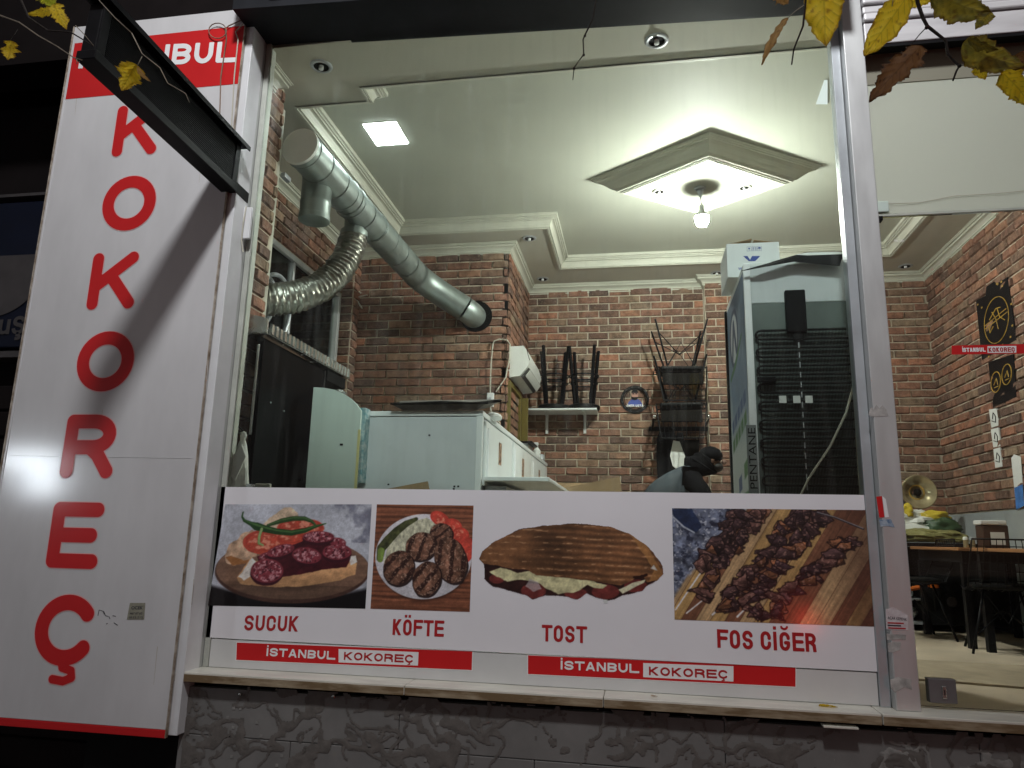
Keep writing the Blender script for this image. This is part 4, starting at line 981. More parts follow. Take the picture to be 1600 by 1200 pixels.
# ---- ceiling fixtures -------------------------------------------------------------
def downlight(x, y, z, label, drop=.0, lit=False):
    k_ = .78 if drop else 1.0
    t = thing('downlight', label, 'spotlight', (x,y,z), 'round recessed spotlights in the ceiling')
    obj('trim_ring', MB().lathe([(.044*k_,-.001),(.045*k_,-.008),(.062*k_,-.007),(.067*k_,-.001)],(x,y,z),'Z',24,cap=False), M['mould'] if drop else M['aludark'], t, smooth=True)
    obj('reflector', MB().lathe([(.006,.0),(.038*k_,-.0025),(.045*k_,-.006)],(x,y,z-.0005),'Z',20,cap=False), M['blackmatt'], t)
    obj('lamp', MB().lathe([(.002,-.024*k_),(.014*k_,-.022*k_),(.014*k_,0)],(x,y,z),'Z',12), M['boxwhite'], t)
    return t
for x,y,lb in ((-1.833,3.595,'dark recessed spotlight near the left window corner of the ceiling'),(.124,3.64,'recessed spotlight in the front soffit above the window middle'),
               (-.978,6.26,'recessed spotlight in the soffit before the left brick pier corner'),(-.995,7.35,'recessed spotlight in the soffit close to the back left corner'),
               (.814,7.37,'recessed spotlight in the soffit just left of the white carton'),(2.62,7.37,'recessed spotlight in the soffit at the far right corner')):
    downlight(x,y,ZL,lb)
MX, MY = .515, 5.395
t = thing('ceiling_medallion','diamond shaped plaster panel with stepped moulding round the bare bulb','ceiling panel',(MX,MY,ZU))
steps = [(0,2.818),(.03,2.806),(.07,2.802),(.09,2.793),(.14,2.790),(.16,2.782),(.22,2.778),(.36,2.766),(.50,2.742),(.66,2.714),(.78,2.702),(.80,2.694),(.90,2.692),(.92,2.684),(1.0,2.682),(1.0,2.677)]
mb = MB(); hx0,hx1,hy0,hy1 = .88,.61,.59,.448
for q,z in steps:
    hx = hx0+(hx1-hx0)*q; hy = hy0+(hy1-hy0)*q
    mb.v += [(MX,MY-hy,z),(MX+hx,MY,z),(MX,MY+hy,z),(MX-hx,MY,z)]
for i in range(len(steps)-1):
    for k in range(4): mb.f.append((i*4+k,i*4+(k+1)%4,i*4+4+(k+1)%4,i*4+4+k))
obj('moulding', mb, M['mould'], t)
obj('panel', MB().prism([(MX,MY-hy1+.004,2.679),(MX+hx1-.005,MY,2.679),(MX,MY+hy1-.004,2.679),(MX-hx1+.005,MY,2.679)],(0,0,.03)), M['ceil'], t)
for x,lb in ((atZ(1030,299,2.676),'left one of two spotlights in the diamond ceiling panel'),(atZ(1163,293,2.676),'right one of two spotlights in the diamond ceiling panel')):
    downlight(x.x,x.y,2.677,lb,1)
b0 = atZ(1094,294,2.676)
t = thing('pendant_bulb','bare lit bulb hanging on a short cord from the ceiling diamond','lamp',(b0.x,b0.y,2.676))
obj('ceiling_rose', MB().lathe([(.046,0),(.044,-.012),(.034,-.014),(.032,-.006)],b0,'Z',24), M['aludark'], t, smooth='auto')
obj('cord_cup', MB().lathe([(.030,-.014),(.022,-.04),(.008,-.075),(.004,-.09)],b0,'Z',16), M['aludark'], t, smooth=True)
obj('cord', MB().tube([b0+Vector((0,0,-.08)),b0+Vector((.006,-.002,-.15))],.0045,8), M['cable'], t)
bc = b0+Vector((.006,0,0))
obj('socket', MB().lathe([(.010,-.14),(.018,-.145),(.019,-.185),(.020,-.19),(.036,-.21),(.053,-.236),(.0565,-.2430),(.034,-.243)],bc,'Z',18), M['fridgew'], t, smooth='auto')
obj('bulb', MB().lathe([(.0455,-.2435),(.050,-.254),(.050,-.270),(.045,-.292),(.034,-.308),(.018,-.316),(.001,-.317)],bc,'Z',16), M['bulbglass'], t, smooth=True)
pc = Vector((-1.765,4.53,ZU-.004))
t = thing('ceiling_light_panel','square lit LED panel set in the ceiling near the round duct','lamp',pc)
obj('diffuser', MB().box(pc.x-.120,pc.x+.120,pc.y-.142,pc.y+.142,ZU-.008,ZU-.004), M['panelglow'], t)
obj('frame', MB().box(pc.x-.128,pc.x+.128,pc.y-.150,pc.y+.150,ZU-.0035,ZU+.0), M['mould'], t)
# glowing wedge standing in for a lamp reflection at the right of the ceiling
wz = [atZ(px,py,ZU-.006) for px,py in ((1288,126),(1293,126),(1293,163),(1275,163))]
t = tag(obj('reflection_wedge', MB().prism(wz,(0,0,.004)), emit('dim reflection wedge',(.95,1,.98),.9), origin=wz[0]),'small glowing wedge on the ceiling beside the mullion imitating a reflected light','lamp')

# ---- ducts ---------------------------------------------------------------------------
A = Vector((-2.06,3.85,2.352)); Bp = Vector((-1.925,5.85,2.250)); Cc = Vector((-1.56,6.22,2.035)); Dd = Vector((-1.50,6.40,2.005))
t = thing('round_duct','big round galvanised ventilation duct running into the brick pier','duct',A)
def cyl(a, b, r, n=28, cap=True): return MB().tube([a,b],r,n,cap)
ax = (Bp-A).normalized()
obj('end_cap', MB().tube([A-ax*.006,A+ax*.012],[.122,.124],32), M['caplit'], t, smooth='auto')
N = 9
for k in range(N):
    p = A+(Bp-A)*(k/N); q = A+(Bp-A)*((k+1)/N)
    obj('duct_section', MB().tube([p+ax*.012,q-ax*.0005],[.118-.0007*k,.118-.0007*(k+1)],30,False), M['galv'], t, smooth=True)
for s_ in (.03,.115,.30,.36,.55):
    p = A+(Bp-A)*s_; obj('seam_ring', MB().tube([p-ax*.006,p-ax*.003,p+ax*.003,p+ax*.006],[.1185,.1225,.1225,.1185],30,False), M['galv'], t, smooth=True)
for k in range(11):
    p = A+(Bp-A)*(.42+.05*k); obj('rib', MB().tube([p-ax*.002,p,p+ax*.002],[.1145,.1165,.1145],30,False), M['galv'], t, smooth=True)
pts = []
for k in range(9):
    q = k/8; pts.append(Bp*(1-q)**2+(Bp+(Bp-A).normalized()*.22)*2*q*(1-q)+Cc*q*q)
obj('elbow', MB().tube(pts,[.115]*9,28,False), M['galv'], t, smooth=True)
p = pts[0]; obj('collar', MB().tube([p-ax*.012,p+ax*.012],[.120,.120],28,False), M['galv'], t, smooth=True)
e2 = []
for k in range(7):
    q = k/6; e2.append(Cc*(1-q)**2+(Cc+(Cc-pts[-2]).normalized()*.07)*2*q*(1-q)+Dd*q*q)
obj('outlet_elbow', MB().tube(e2,[.113]*7,28,False), M['galv'], t, smooth=True)
obj('wall_hole', MB().lathe([(.150,-.004),(.150,.010)],(Dd.x+.02,6.370,Dd.z),'Y',24), M['blackmatt'], t)
# downward branches
s1 = Vector((-2.088,4.18,2.30)); 
st = obj('branch', MB().lathe([(.098,.05),(.098,-.16),(.100,-.165),(.100,-.18),(.098,-.185),(.098,-.29)],s1,'Z',28,False), M['galv'], t, smooth='auto')
obj('branch_cap', MB().lathe([(.099,-.262),(.102,-.264),(.102,-.296),(.098,-.299),(.001,-.299)],s1,'Z',28), M['galv'], st, smooth='auto')
s2 = Vector((-2.045,4.74,2.24)); obj('branch', MB().lathe([(.075,.06),(.075,-.075),(.078,-.08),(.078,-.10)],s2,'Z',26,False), M['galv'], t, smooth='auto')
obj('screw_plate', MB().box(-2.20,-2.17,3.90,3.98,2.18,2.21), M['aludark'], t)
# flexible foil duct
t = thing('flexible_duct','crinkled silver flexible duct curving down from the round duct','duct',s2+Vector((0,0,-.09)))
F0 = s2+Vector((0,0,-.085)); F1 = Vector((-2.07,4.70,1.78)); F2 = Vector((-2.18,4.45,1.50)); F3 = Vector((-2.56,4.12,1.47))
n = 150; pts = []; rs = []
for k in range(n+1):
    q = k/n; p = F0*(1-q)**3+F1*3*q*(1-q)**2+F2*3*q*q*(1-q)+F3*q**3
    pts.append(p); rs.append(.092+.004*q*3+(.009 if k % 5 in (0,1) else -.003)*(1 if 2 < k < n-2 else 0)+random.uniform(-.0025,.0025))
mb = MB().tube(pts,rs,30,False,ref=(1,0,0))
mb.v = [tuple(Vector(p)+Vector((mnoise.noise(Vector(p)*34),mnoise.noise(Vector(p)*34+Vector((9,0,0))),mnoise.noise(Vector(p)*34+Vector((0,9,0)))))*.011) for p in mb.v]
obj('foil_hose', mb, M['foil'], t, smooth=True); obj('clamp', MB().lathe([(.098,-.02),(.100,0),(.098,.02)],F0+Vector((0,0,-.004)),'Z',26,False), M['galv'], t, smooth=True)

# ---- kitchen window on the left wall ------------------------------------------------
t = thing('kitchen_window','dark kitchen window with metal frame in the left side wall','window',(XL,5.0,.9))
ya, yb_, za, zb_ = 3.70+.63, 3.70+2.49, .91, 2.21
for args in ((XL-.03,XL+.025,ya,yb_,zb_-.045,zb_),(XL-.03,XL+.025,ya,ya+.04,za,zb_-.046),(XL-.03,XL+.03,yb_-.05,yb_,za,zb_-.046),(XL-.02,XL+.015,5.25,5.28,za,zb_-.046),(XL-.03,XL+.02,ya+.041,5.249,za,za+.04),(XL-.03,XL+.02,5.281,yb_-.051,za,za+.04)):
    obj('frame_bar', MB().box(*args,.004), M['alu'], t)
obj('pane', MB().box(XL-.012,XL-.006,ya+.041,yb_-.051,za+.041,zb_-.046), M['glass'], t)
obj('niche', MB().box(XL-.55,XL-.53,ya-.2,yb_+.2,za-.1,zb_+.1).box(XL-.53,XL-.05,ya-.2,ya-.19,za-.1,zb_+.1).box(XL-.53,XL-.05,yb_+.19,yb_+.2,za-.1,zb_+.1).box(XL-.53,XL-.05,ya-.19,yb_+.19,zb_+.09,zb_+.1).box(XL-.53,XL-.05,ya-.19,yb_+.19,za-.1,za-.09), M['black'], t)
tag(obj('white_board', MB().box(-2.70,-2.68,4.40,4.60,1.55,2.02,.004), M['boxwhite'], origin=(-2.69,4.5,1.55)),'white board leaning inside the kitchen window opening','board')
for k,(r_,cy,cz,lb) in enumerate(((.26,4.78,1.60,'largest grey loop of the hose coil in the kitchen window'),(.17,4.62,1.62,'middle grey loop of the hose coil in the kitchen window'),(.10,4.66,1.55,'smallest grey loop of the hose coil in the kitchen window'))):
    tag(obj('hose', MB().tube([(-2.66+.04*math.sin(q*.9),cy+r_*math.cos(q),cz+r_*1.0*math.sin(q)) for q in [R(a) for a in range(-30,211,12)]],.016,8), M['aludark'], origin=(-2.66,cy,cz)), lb, 'hose')
tag(obj('cloth_bundle', MB().sphere((-2.32,4.52,1.20),.09,14,9,(1,1.2,.9)), M['plasticbag'], origin=(-2.32,4.52,1.1)),'crumpled pale cloth bundle lying behind the steel counter lip','cloth')
tag(obj('blue_jug', MB().lathe([(.05,0),(.055,.02),(.055,.16),(.03,.20),(.03,.23)],(-2.4,5.1,1.1),'Z',16), mat('bluish plastic',(.25,.35,.5),.4)),'pale blue plastic jug behind the steel counter lip','jug')

# ---- black oven cabinet with steel lip ------------------------------------------------
t = thing('black_cabinet','tall black glossy oven cabinet under a steel lip on the left','cabinet',(-2.2,3.9,FZ))
obj('body', MB().box(-2.06,-2.045,3.575,4.40,FZ,1.05), M['blackmatt'], t)
obj('glass_front', MB().box(-2.043,-2.025,3.585,4.37,-.55,1.03,.003), M['blackgloss'], t)
obj('edge_strip', MB().box(-2.042,-2.020,4.373,4.395,FZ,1.04,.003), M['black'], t)
obj('edge_strip', MB().box(-2.052,-2.038,3.562,3.573,.50,1.0,.003), M['steel'], t)
obj('knob', MB().lathe([(.014,0),(.014,.018),(.006,.02)],(-2.024,4.15,.31),'X',14), M['blackgloss'], t)
obj('knob', MB().lathe([(.006,0),(.006,.01)],(-2.024,3.70,.70),'X',10), M['chrome'], t); obj('knob', MB().lathe([(.005,0),(.005,.01)],(-2.024,3.86,.68),'X',10), M['chrome'], t)
lp = obj('steel_lip', MB().box(-2.50,-2.005,3.575,4.76,1.062,1.098,.004), M['steel'], t)
obj('lip_end', MB().prism([(-2.16,3.562,1.066),(-2.002,3.562,1.066),(-2.002,3.562,1.145),(-2.15,3.562,1.185)],(0,.012,0)), M['steel'], lp)
for k in range(23):
    y = 3.585+k*.05; obj('lip_rib', MB().prism([(-2.000,y,1.064),(-1.990,y+.012,1.064),(-1.990,y+.036,1.064),(-2.000,y+.048,1.064)],(0,0,.058)), M['steel'], lp)
for bx in ((-2.3,-2.02,4.42,4.72,.98,1.055),): obj('under_tray', MB().box(*bx,.004), M['blackmatt'], t)
t = thing('white_end_panel','pale green white end panel with a rounded top beside the black cabinet','panel',(-1.75,4.06,FZ))
prof = [(-1.873,FZ),(-1.622,FZ),(-1.632,.715)]+[(-1.632-.23*math.sin(R(a)), .715+.135*(1-math.cos(R(90-a)))*0+.135*math.sin(R(a))) for a in range(8,84,8)]+[(-1.872,.855)]
prof = [(-1.94,FZ),(-1.622,FZ),(-1.628,.715),(-1.66,.755),(-1.70,.79),(-1.75,.82),(-1.80,.842),(-1.873,.856),(-1.94,.86)]
obj('panel', MB().prism([(x,4.06,z) for x,z in prof],(0,.02,0)), M['pale'], t)
obj('edge', MB().box(-1.637,-1.621,4.056,4.0595,FZ,.60), M['yellowedge'], t)
obj('screw_hole', MB().box(-1.745,-1.725,4.057,4.0595,.505,.517,.001), M['black'], t)
tag(obj('metal_pot', MB().lathe([(.05,0),(.055,.05),(.03,.07),(.012,.075)],(-1.90,4.35,.83),'Z',16), M['steel'], origin=(-1.9,4.35,.83)),'small metal pot standing behind the rounded white end panel','pot')
tag(obj('patterned_carton', MB().box(-1.76,-1.66,4.22,4.30,.30,.76,.003), mat('teal patterned carton',(.05,.28,.32),.6,scale=25,var=.2,col2=(.55,.6,.6)), origin=(-1.7,4.26,.3)),'teal and white patterned carton in the gap left of the white cabinet','carton')

# white bag on a hook, knife
t = thing('hanging_bag','knotted white plastic bag hanging at the left jamb','bag',(-2.06,3.475,.50))
mb = MB(); prof = [(.003,.455),(.012,.45),(.018,.43),(.012,.41),(.020,.385),(.036,.33),(.052,.25),(.060,.16),(.062,.08),(.050,.035),(.02,.025)]
n = 22
for r_,z in prof:
    for k in range(n):
        q = 2*PI*k/n; p = Vector((-2.030+r_*1.0*math.cos(q), 3.475+r_*.75*math.sin(q), z+.05)); w_ = mnoise.noise(p*26)*.014*min(1,r_/.03); mb.v.append((p.x+w_*math.cos(q),p.y+w_*math.sin(q),p.z+.4*w_))
for i in range(len(prof)-1):
    for k in range(n): mb.f.append((i*n+k,i*n+(k+1)%n,(i+1)*n+(k+1)%n,(i+1)*n+k))
obj('bag_body', mb, M['plasticbag'], t)
obj('bag_flap', MB().prism([(-2.047,3.425,.37),(-2.007,3.43,.43),(-1.980,3.432,.37),(-2.022,3.424,.245),(-2.072,3.424,.29)],(.002,.006,.002)), M['plasticbag'], t)
obj('hook', MB().tube([(-2.168,3.475,.53),(-2.06,3.475,.53),(-2.030,3.475,.505),(-2.047,3.475,.490)],.003,6), M['black'], t)
t = thing('steel_counter','narrow steel ledge inside the window behind the banner','counter',(-1.5,3.5,FZ))
obj('ledge', MB().box(-2.14,-1.66,3.43,3.51,.185,.205,.003), M['black'], t)
t = thing('knife','knife with a cream handle lying on the ledge above the banner','knife',(-1.95,3.46,.21))
obj('blade', MB().prism([(-2.05,3.46,.214),(-1.93,3.46,.214),(-1.93,3.46,.232),(-2.03,3.46,.236),(-2.05,3.46,.226)],(0,.003,0)), M['chrome'], t)
obj('handle', MB().box(-1.929,-1.84,3.452,3.47,.210,.236,.007), M['cable'], t)

# ---- white refrigerated cabinet -------------------------------------------------------
t = thing('refrigerated_cabinet','long white refrigerated counter cabinet with a dark tray on top','cabinet',(-1.3,4.3,FZ))
obj('body', MB().box(-1.725,-.945,4.30,6.34,FZ,.715,.006), M['freezer'], t)
obj('top', MB().box(-1.72,-.935,4.295,7.5,.718,.752,.006), M['fridgew'], t)
obj('rear_body', MB().box(-1.17,-.945,6.345,7.5,FZ,.716), M['freezer'], t)
obj('corner_post', MB().box(-.975,-.936,4.292,4.33,FZ,.717,.004), M['fridgew'], t)
for k,(y0,y1) in enumerate(((4.36,5.32),(5.36,6.30),(6.34,7.40))):
    d_ = obj('door', MB().box(-.944,-.926,y0,y1,.30,.70,.006), M['fridgew'], t)
    obj('door_gasket', MB().tube([(-.924,y0+.05,.66),(-.924,y0+.05,.36),(-.924,y0+.08,.335),(-.924,y1-.08,.335)],.008,6), M['signside'], d_)
    obj('food_label', MB().box(-.9255,-.9245,y0+.42,y0+.52,.47,.62), mat('printed food label',(.10,.05,.03),.5,scale=45,var=.3,col2=(.55,.35,.22),thr=(.45,.6)), d_)
obj('shelf', MB().box(-.924,-.525,4.30,7.4,.325,.350,.004), M['fridgew'], t)
obj('under_panel', MB().box(-.93,-.80,4.40,7.3,FZ,.30), M['aludark'], t)
for px,py in ((607,757),(710,760),(716,760),(709,764),(671,680)):
    p = atY(px,py,4.2985); obj('hole', MB().box(p.x-.006,p.x+.006,4.2965,4.2990,p.z-.005,p.z+.005,.001), M['black'], t)
t = thing('baking_tray','dark shallow baking tray lying over the edge of the white cabinet','tray',(-1.2,4.45,.755))
x0,x1,y0,y1 = -1.51,-.90,4.245,4.68
zt_ = lambda y,h: .754+(y-4.295)*.22+h
mb = MB(); o1 = [(x0,y0,zt_(y0,.045)),(x1,y0,zt_(y0,.045)),(x1,y1,zt_(y1,.045)),(x0,y1,zt_(y1,.045))]; i1 = [(x0+.075,y0+.03,zt_(y0+.03,0)),(x1-.075,y0+.03,zt_(y0+.03,0)),(x1-.075,y1-.05,zt_(y1-.05,0)),(x0+.075,y1-.05,zt_(y1-.05,0))]
mb.v = o1+i1; mb.f = [(0,1,5,4),(1,2,6,5),(2,3,7,6),(3,0,4,7),(4,5,6,7)]
b2 = MB(); b2.v = [tuple(Vector(p)+Vector((0,0,.004))) for p in mb.v]; b2.f = [tuple(reversed(f)) for f in mb.f]
mb.add(b2.v,b2.f); obj('pan', mb, M['cardgrey'], t)
obj('rim', MB().tube(o1,.006,8,closed=True), M['cushionb'], t)
obj('paper_lining', MB().prism([(x0-.03,y0+.25,zt_(y0+.25,.052)),(x0+.05,y0+.02,zt_(y0,.054)),(x0+.33,y0+.004,zt_(y0,.060)),(x1-.1,y0+.02,zt_(y0,.054)),(x1+.04,y0+.2,zt_(y0+.2,.06)),(x1+.02,y1,zt_(y1,.05)),(x0+.02,y1,zt_(y1,.05))],(0,0,.002)), M['cardgrey'], t)
tag(obj('crumpled_paper', MB().sphere((-.93,4.62,.765),.05,10,7,(1,2.2,.5)), M['paper'], origin=(-.93,4.62,.752)),'crumpled pale paper beside the dark tray on the white cabinet','paper')
t = thing('spray_bottle','small white spray bottle standing at the back end of the white cabinet','bottle',(-1.0,7.15,.752))
obj('bottle', MB().lathe([(.035,0),(.038,.01),(.038,.09),(.014,.12),(.013,.14)],(-1.0,7.15,.752),'Z',16), M['paper'], t, smooth='auto')
obj('spray_head', MB().box(-1.03,-.985,7.135,7.165,.893,.925,.006).box(-1.006,-.994,7.14,7.16,.88,.8925), M['boxwhite'], t)
t = thing('dark_scale','dark flat kitchen scale on the white cabinet under the ochre frame','scale',(-1.0,6.3,.752))
obj('base', MB().box(-1.10,-.94,6.16,6.46,.754,.790,.006), M['aludark'], t); obj('plate', MB().box(-1.12,-.90,6.13,6.49,.792,.806,.004), M['black'], t)
tag(obj('small_jar', MB().lathe([(.04,0),(.045,.02),(.04,.07),(.02,.08)],(-.99,7.35,.752),'Z',14), M['aludark'], origin=(-.99,7.35,.752)),'small grey jar behind the spray bottle','jar')
# cardboard pieces
def card(name,label,pts,d,cat='cardboard',mt='cardboard'): return tag(obj(name, MB().prism(pts,d), M[mt], origin=pts[0]), label, cat)
card('cardboard_sheet','curved cardboard piece leaning against the front of the white cabinet',[atY(588,767,4.26),atY(640,757,4.26),atY(668,752,4.26),atY(671,767,4.26),atY(671,800,4.26),atY(588,800,4.26)],(0,.012,0))
t = thing('cardboard_box','open brown cardboard box standing beyond the white cabinet shelf','box',(-.45,5.9,FZ))
obj('box_body', MB().box(-.78,-.16,5.85,6.35,-.10,.36,.004), M['cardboard'], t)
obj('flap', MB().prism([atY(862,766,5.84),atY(968,745,5.84),atY(972,770,5.84),atY(866,774,5.84)],(0,-.006,0)), M['cardboard'], t)
obj('flap', MB().prism([(-.785,5.86,.36),(-.785,6.34,.36),(-.92,6.30,.46),(-.92,5.88,.44)],(.005,0,.003)), M['cardboard'], t)
obj('flap', MB().prism([(-.77,6.352,.36),(-.17,6.352,.36),(-.22,6.42,.475),(-.74,6.40,.47)],(0,.004,.002)), M['cardboard'], t)
t = thing('box_stand','low dark stool carrying the open cardboard box','stool',(-.45,6.1,FZ))
obj('seat', MB().box(-.74,-.2,5.9,6.3,-.135,-.104,.006), M['darkwood'], t)
for x in (-.71,-.23):
    for y in (5.93,6.27): obj('leg', MB().box(x-.02,x+.02,y-.02,y+.02,FZ,-.137), M['darkwood'], t)

# ---- things on the left pier ------------------------------------------------------------
t = thing('air_conditioner','white wall air conditioner seen end on at the brick pier side','air conditioner',(-1.18,6.8,1.45))
prof = [(-1.186,1.735),(-1.045,1.740),(-1.015,1.70),(-.985,1.60),(-1.00,1.545),(-1.075,1.455),(-1.186,1.44)]
obj('casing', MB().prism([(x,6.47,z) for x,z in prof],(0,.82,0)), M['ac'], t)
obj('outlet_grille', MB().prism([(-.998,6.50,1.535),(-1.068,6.50,1.452),(-1.060,6.50,1.446),(-.990,6.50,1.529)],(0,.76,0)), M['acdark'], t)
obj('louvre', MB().prism([(-.99,6.52,1.52),(-1.03,6.52,1.462),(-1.024,6.52,1.458),(-.984,6.52,1.516)],(0,.72,0)), M['ac'], t)
obj('front_seam', MB().prism([(-1.018,6.468,1.705),(-1.012,6.468,1.702),(-.982,6.468,1.60),(-.989,6.468,1.60)],(0,-.001,0)), M['acdark'], t)
t = thing('cupboard_frame','ochre wooden frame with a dark opening below the air conditioner','cupboard',(-1.18,6.8,.8))
for args in ((-1.186,-1.150,6.42,6.47,.77,1.40),(-1.186,-1.150,7.03,7.08,.77,1.40),(-1.186,-1.150,6.471,7.029,1.35,1.40)): obj('frame_bar', MB().box(*args,.003), M['olivewood'], t)
obj('dark_recess', MB().box(-1.187,-1.181,6.471,7.029,.77,1.349), M['blackmatt'], t)
obj('open_leaf', MB().box(-1.150,-1.085,7.081,7.11,.77,1.36,.003), M['olivewood'], t)
t = thing('cable_switch','white cable loop with a switch box on the left pier brick','switch',(-1.32,6.36,1.15))
YC = 6.350
obj('cable', MB().tube([atY(px,py,YC) for px,py in ((766,615),(767,570),(770,540),(772,533),(780,530),(792,531),(797,538),(796,560),(790,590),(775,612))],.006,6), M['cable'], t)
p = atY(766.5,625,YC); obj('switch_box', MB().box(p.x-.030,p.x+.030,YC-.03,YC+.018,p.z-.062,p.z+.062,.005), M['boxwhite'], t)
obj('rocker', MB().box(p.x-.010,p.x+.012,YC-.034,YC-.0305,p.z-.02,p.z+.02,.002), M['aludark'], t)
obj('plug_lead', MB().tube([p+Vector((0,0,-.062)),p+Vector((.02,-.02,-.14)),p+Vector((.10,-.05,-.22)),p+Vector((.12,-.1,-.40))],.006,6), M['cable'], t)
t = thing('torn_wire','loose beige wires sticking out of the brick pier near the cornice','wire',(-2.3,6.36,2.3))
for k,pts in enumerate((((548,455),(556,452),(564,458)),((552,462),(558,470),(566,482)),((560,464),(574,461)))): obj('wire', MB().tube([atY(px,py,6.345) for px,py in pts],.007,6), M['cable'], t)

# ---- shelf, stools, emblem, chairs ------------------------------------------------------
t = thing('wall_shelf','white wall shelf on two brackets carrying upturned black stools','shelf',(-.8,7.45,1.27))
obj('board', MB().box(-1.18,-.415,7.27,7.575,1.272,1.292,.003), M['fridgew'], t)
for x in (-.955,-.555):
    obj('bracket', MB().box(x-.014,x+.014,7.555,7.578,1.07,1.270,.003).box(x-.012,x+.012,7.30,7.5545,1.256,1.2705), M['fridgew'], t)
st_ = thing('bar_stool','upturned black metal stool at the left end of the wall shelf','stool',(0,0,0),'upturned black stools on the wall shelf')
obj('seat', MB().lathe([(.03,0),(.155,0),(.165,.012),(.165,.04),(.15,.05),(.03,.05)],(0,0,0),'Z',26), M['cushion'], st_, smooth='auto')
for k in range(4):
    q = PI/4+k*PI/2; a = Vector((.115*math.cos(q),.115*math.sin(q),.05)); b = Vector((.185*math.cos(q),.185*math.sin(q),.66))
    u_ = Vector((-math.sin(q),math.cos(q),0)); v_ = Vector((math.cos(q),math.sin(q),0)); dz = (b-a)/2
    obj('leg', MB().obox((a+b)/2,u_*.012,v_*.012,dz), M['black'], st_)
obj('ring', MB().tube([(.152*math.cos(i*PI/12),.152*math.sin(i*PI/12),.36) for i in range(24)],.008,8,closed=True), M['black'], st_, smooth=True)
obj('brace', MB().tube([(.14*math.cos(i*PI/12),.14*math.sin(i*PI/12),.28) for i in range(24)],.006,6,closed=True), M['black'], st_, smooth=True)
st_.location = (-.865,7.42,1.2925); st_.rotation_euler = (0,0,R(12))
s2_ = copy_tree(st_); s2_['label'] = 'upturned black metal stool at the right end of the wall shelf'; s2_.location = (-.555,7.43,1.2925); s2_.rotation_euler = (0,0,R(-6))

p = atY(992,624,7.572)
t = thing('round_emblem','round black ring emblem with a bearded man on the back wall','emblem',p)
obj('ring', MB().lathe([(.118,-.006),(.118,.010),(.146,.010),(.146,-.006),(.118,-.006)],p,'Y',40,False), M['black'], t)
obj('inner_ring', MB().lathe([(.105,-.004),(.105,.006),(.110,.006),(.110,-.004),(.105,-.004)],p,'Y',36,False), M['black'], t)
for k in range(12):
    q = k*PI/6+.2; obj('ring_letter', MB().obox(p+Vector((.132*math.cos(q),-.011,.132*math.sin(q))),Vector((math.cos(q),0,math.sin(q)))*.006,(0,.001,0),Vector((-math.sin(q),0,math.cos(q)))*.010), M['nvtext'], t)
Pz = lambda x,z,y: (p.x+x, 7.560+y, p.z+z)
obj('bust', sdf_mesh(lambda x,y: np.maximum(np.hypot(x/.075,(y+.07)/.075)-1, -(y+.072)/.05)*.05, -.1,.1,-.11,.06,36, lambda x,y: Pz(x,y,0)), mat('royal blue print',(.02,.05,.30),.5), t)
hd_ = obj('face', sdf_mesh(lambda x,y: np.hypot(x/.034,(y-.045)/.052)-1, -.06,.06,-.03,.12,30, lambda x,y: Pz(x,y,-.0012)), mat('print skin',(.42,.20,.14),.5), t)
obj('hair', sdf_mesh(lambda x,y: np.maximum(np.hypot(x/.037,(y-.055)/.05)-1, (.065-y)/.05), -.06,.06,.0,.13,30, lambda x,y: Pz(x,y,-.0020)), M['black'], hd_)
obj('beard', sdf_mesh(lambda x,y: np.maximum(np.hypot(x/.032,(y-.018)/.03)-1, (y-.022)/.05), -.06,.06,-.03,.05,30, lambda x,y: Pz(x,y,-.0020)), M['black'], hd_)
obj('glasses', MB().box(p.x-.026,p.x-.004,7.557,7.558,p.z+.05,p.z+.062).box(p.x+.004,p.x+.026,7.557,7.558,p.z+.05,p.z+.062), M['black'], hd_)
obj('lettering', stroke_text('ÖMER USTA',(p.x-.085,p.z-.083),(p.x+.085,p.z-.083),.026,7.5565,.7,.09,.14), M['vinylwhite'], t)

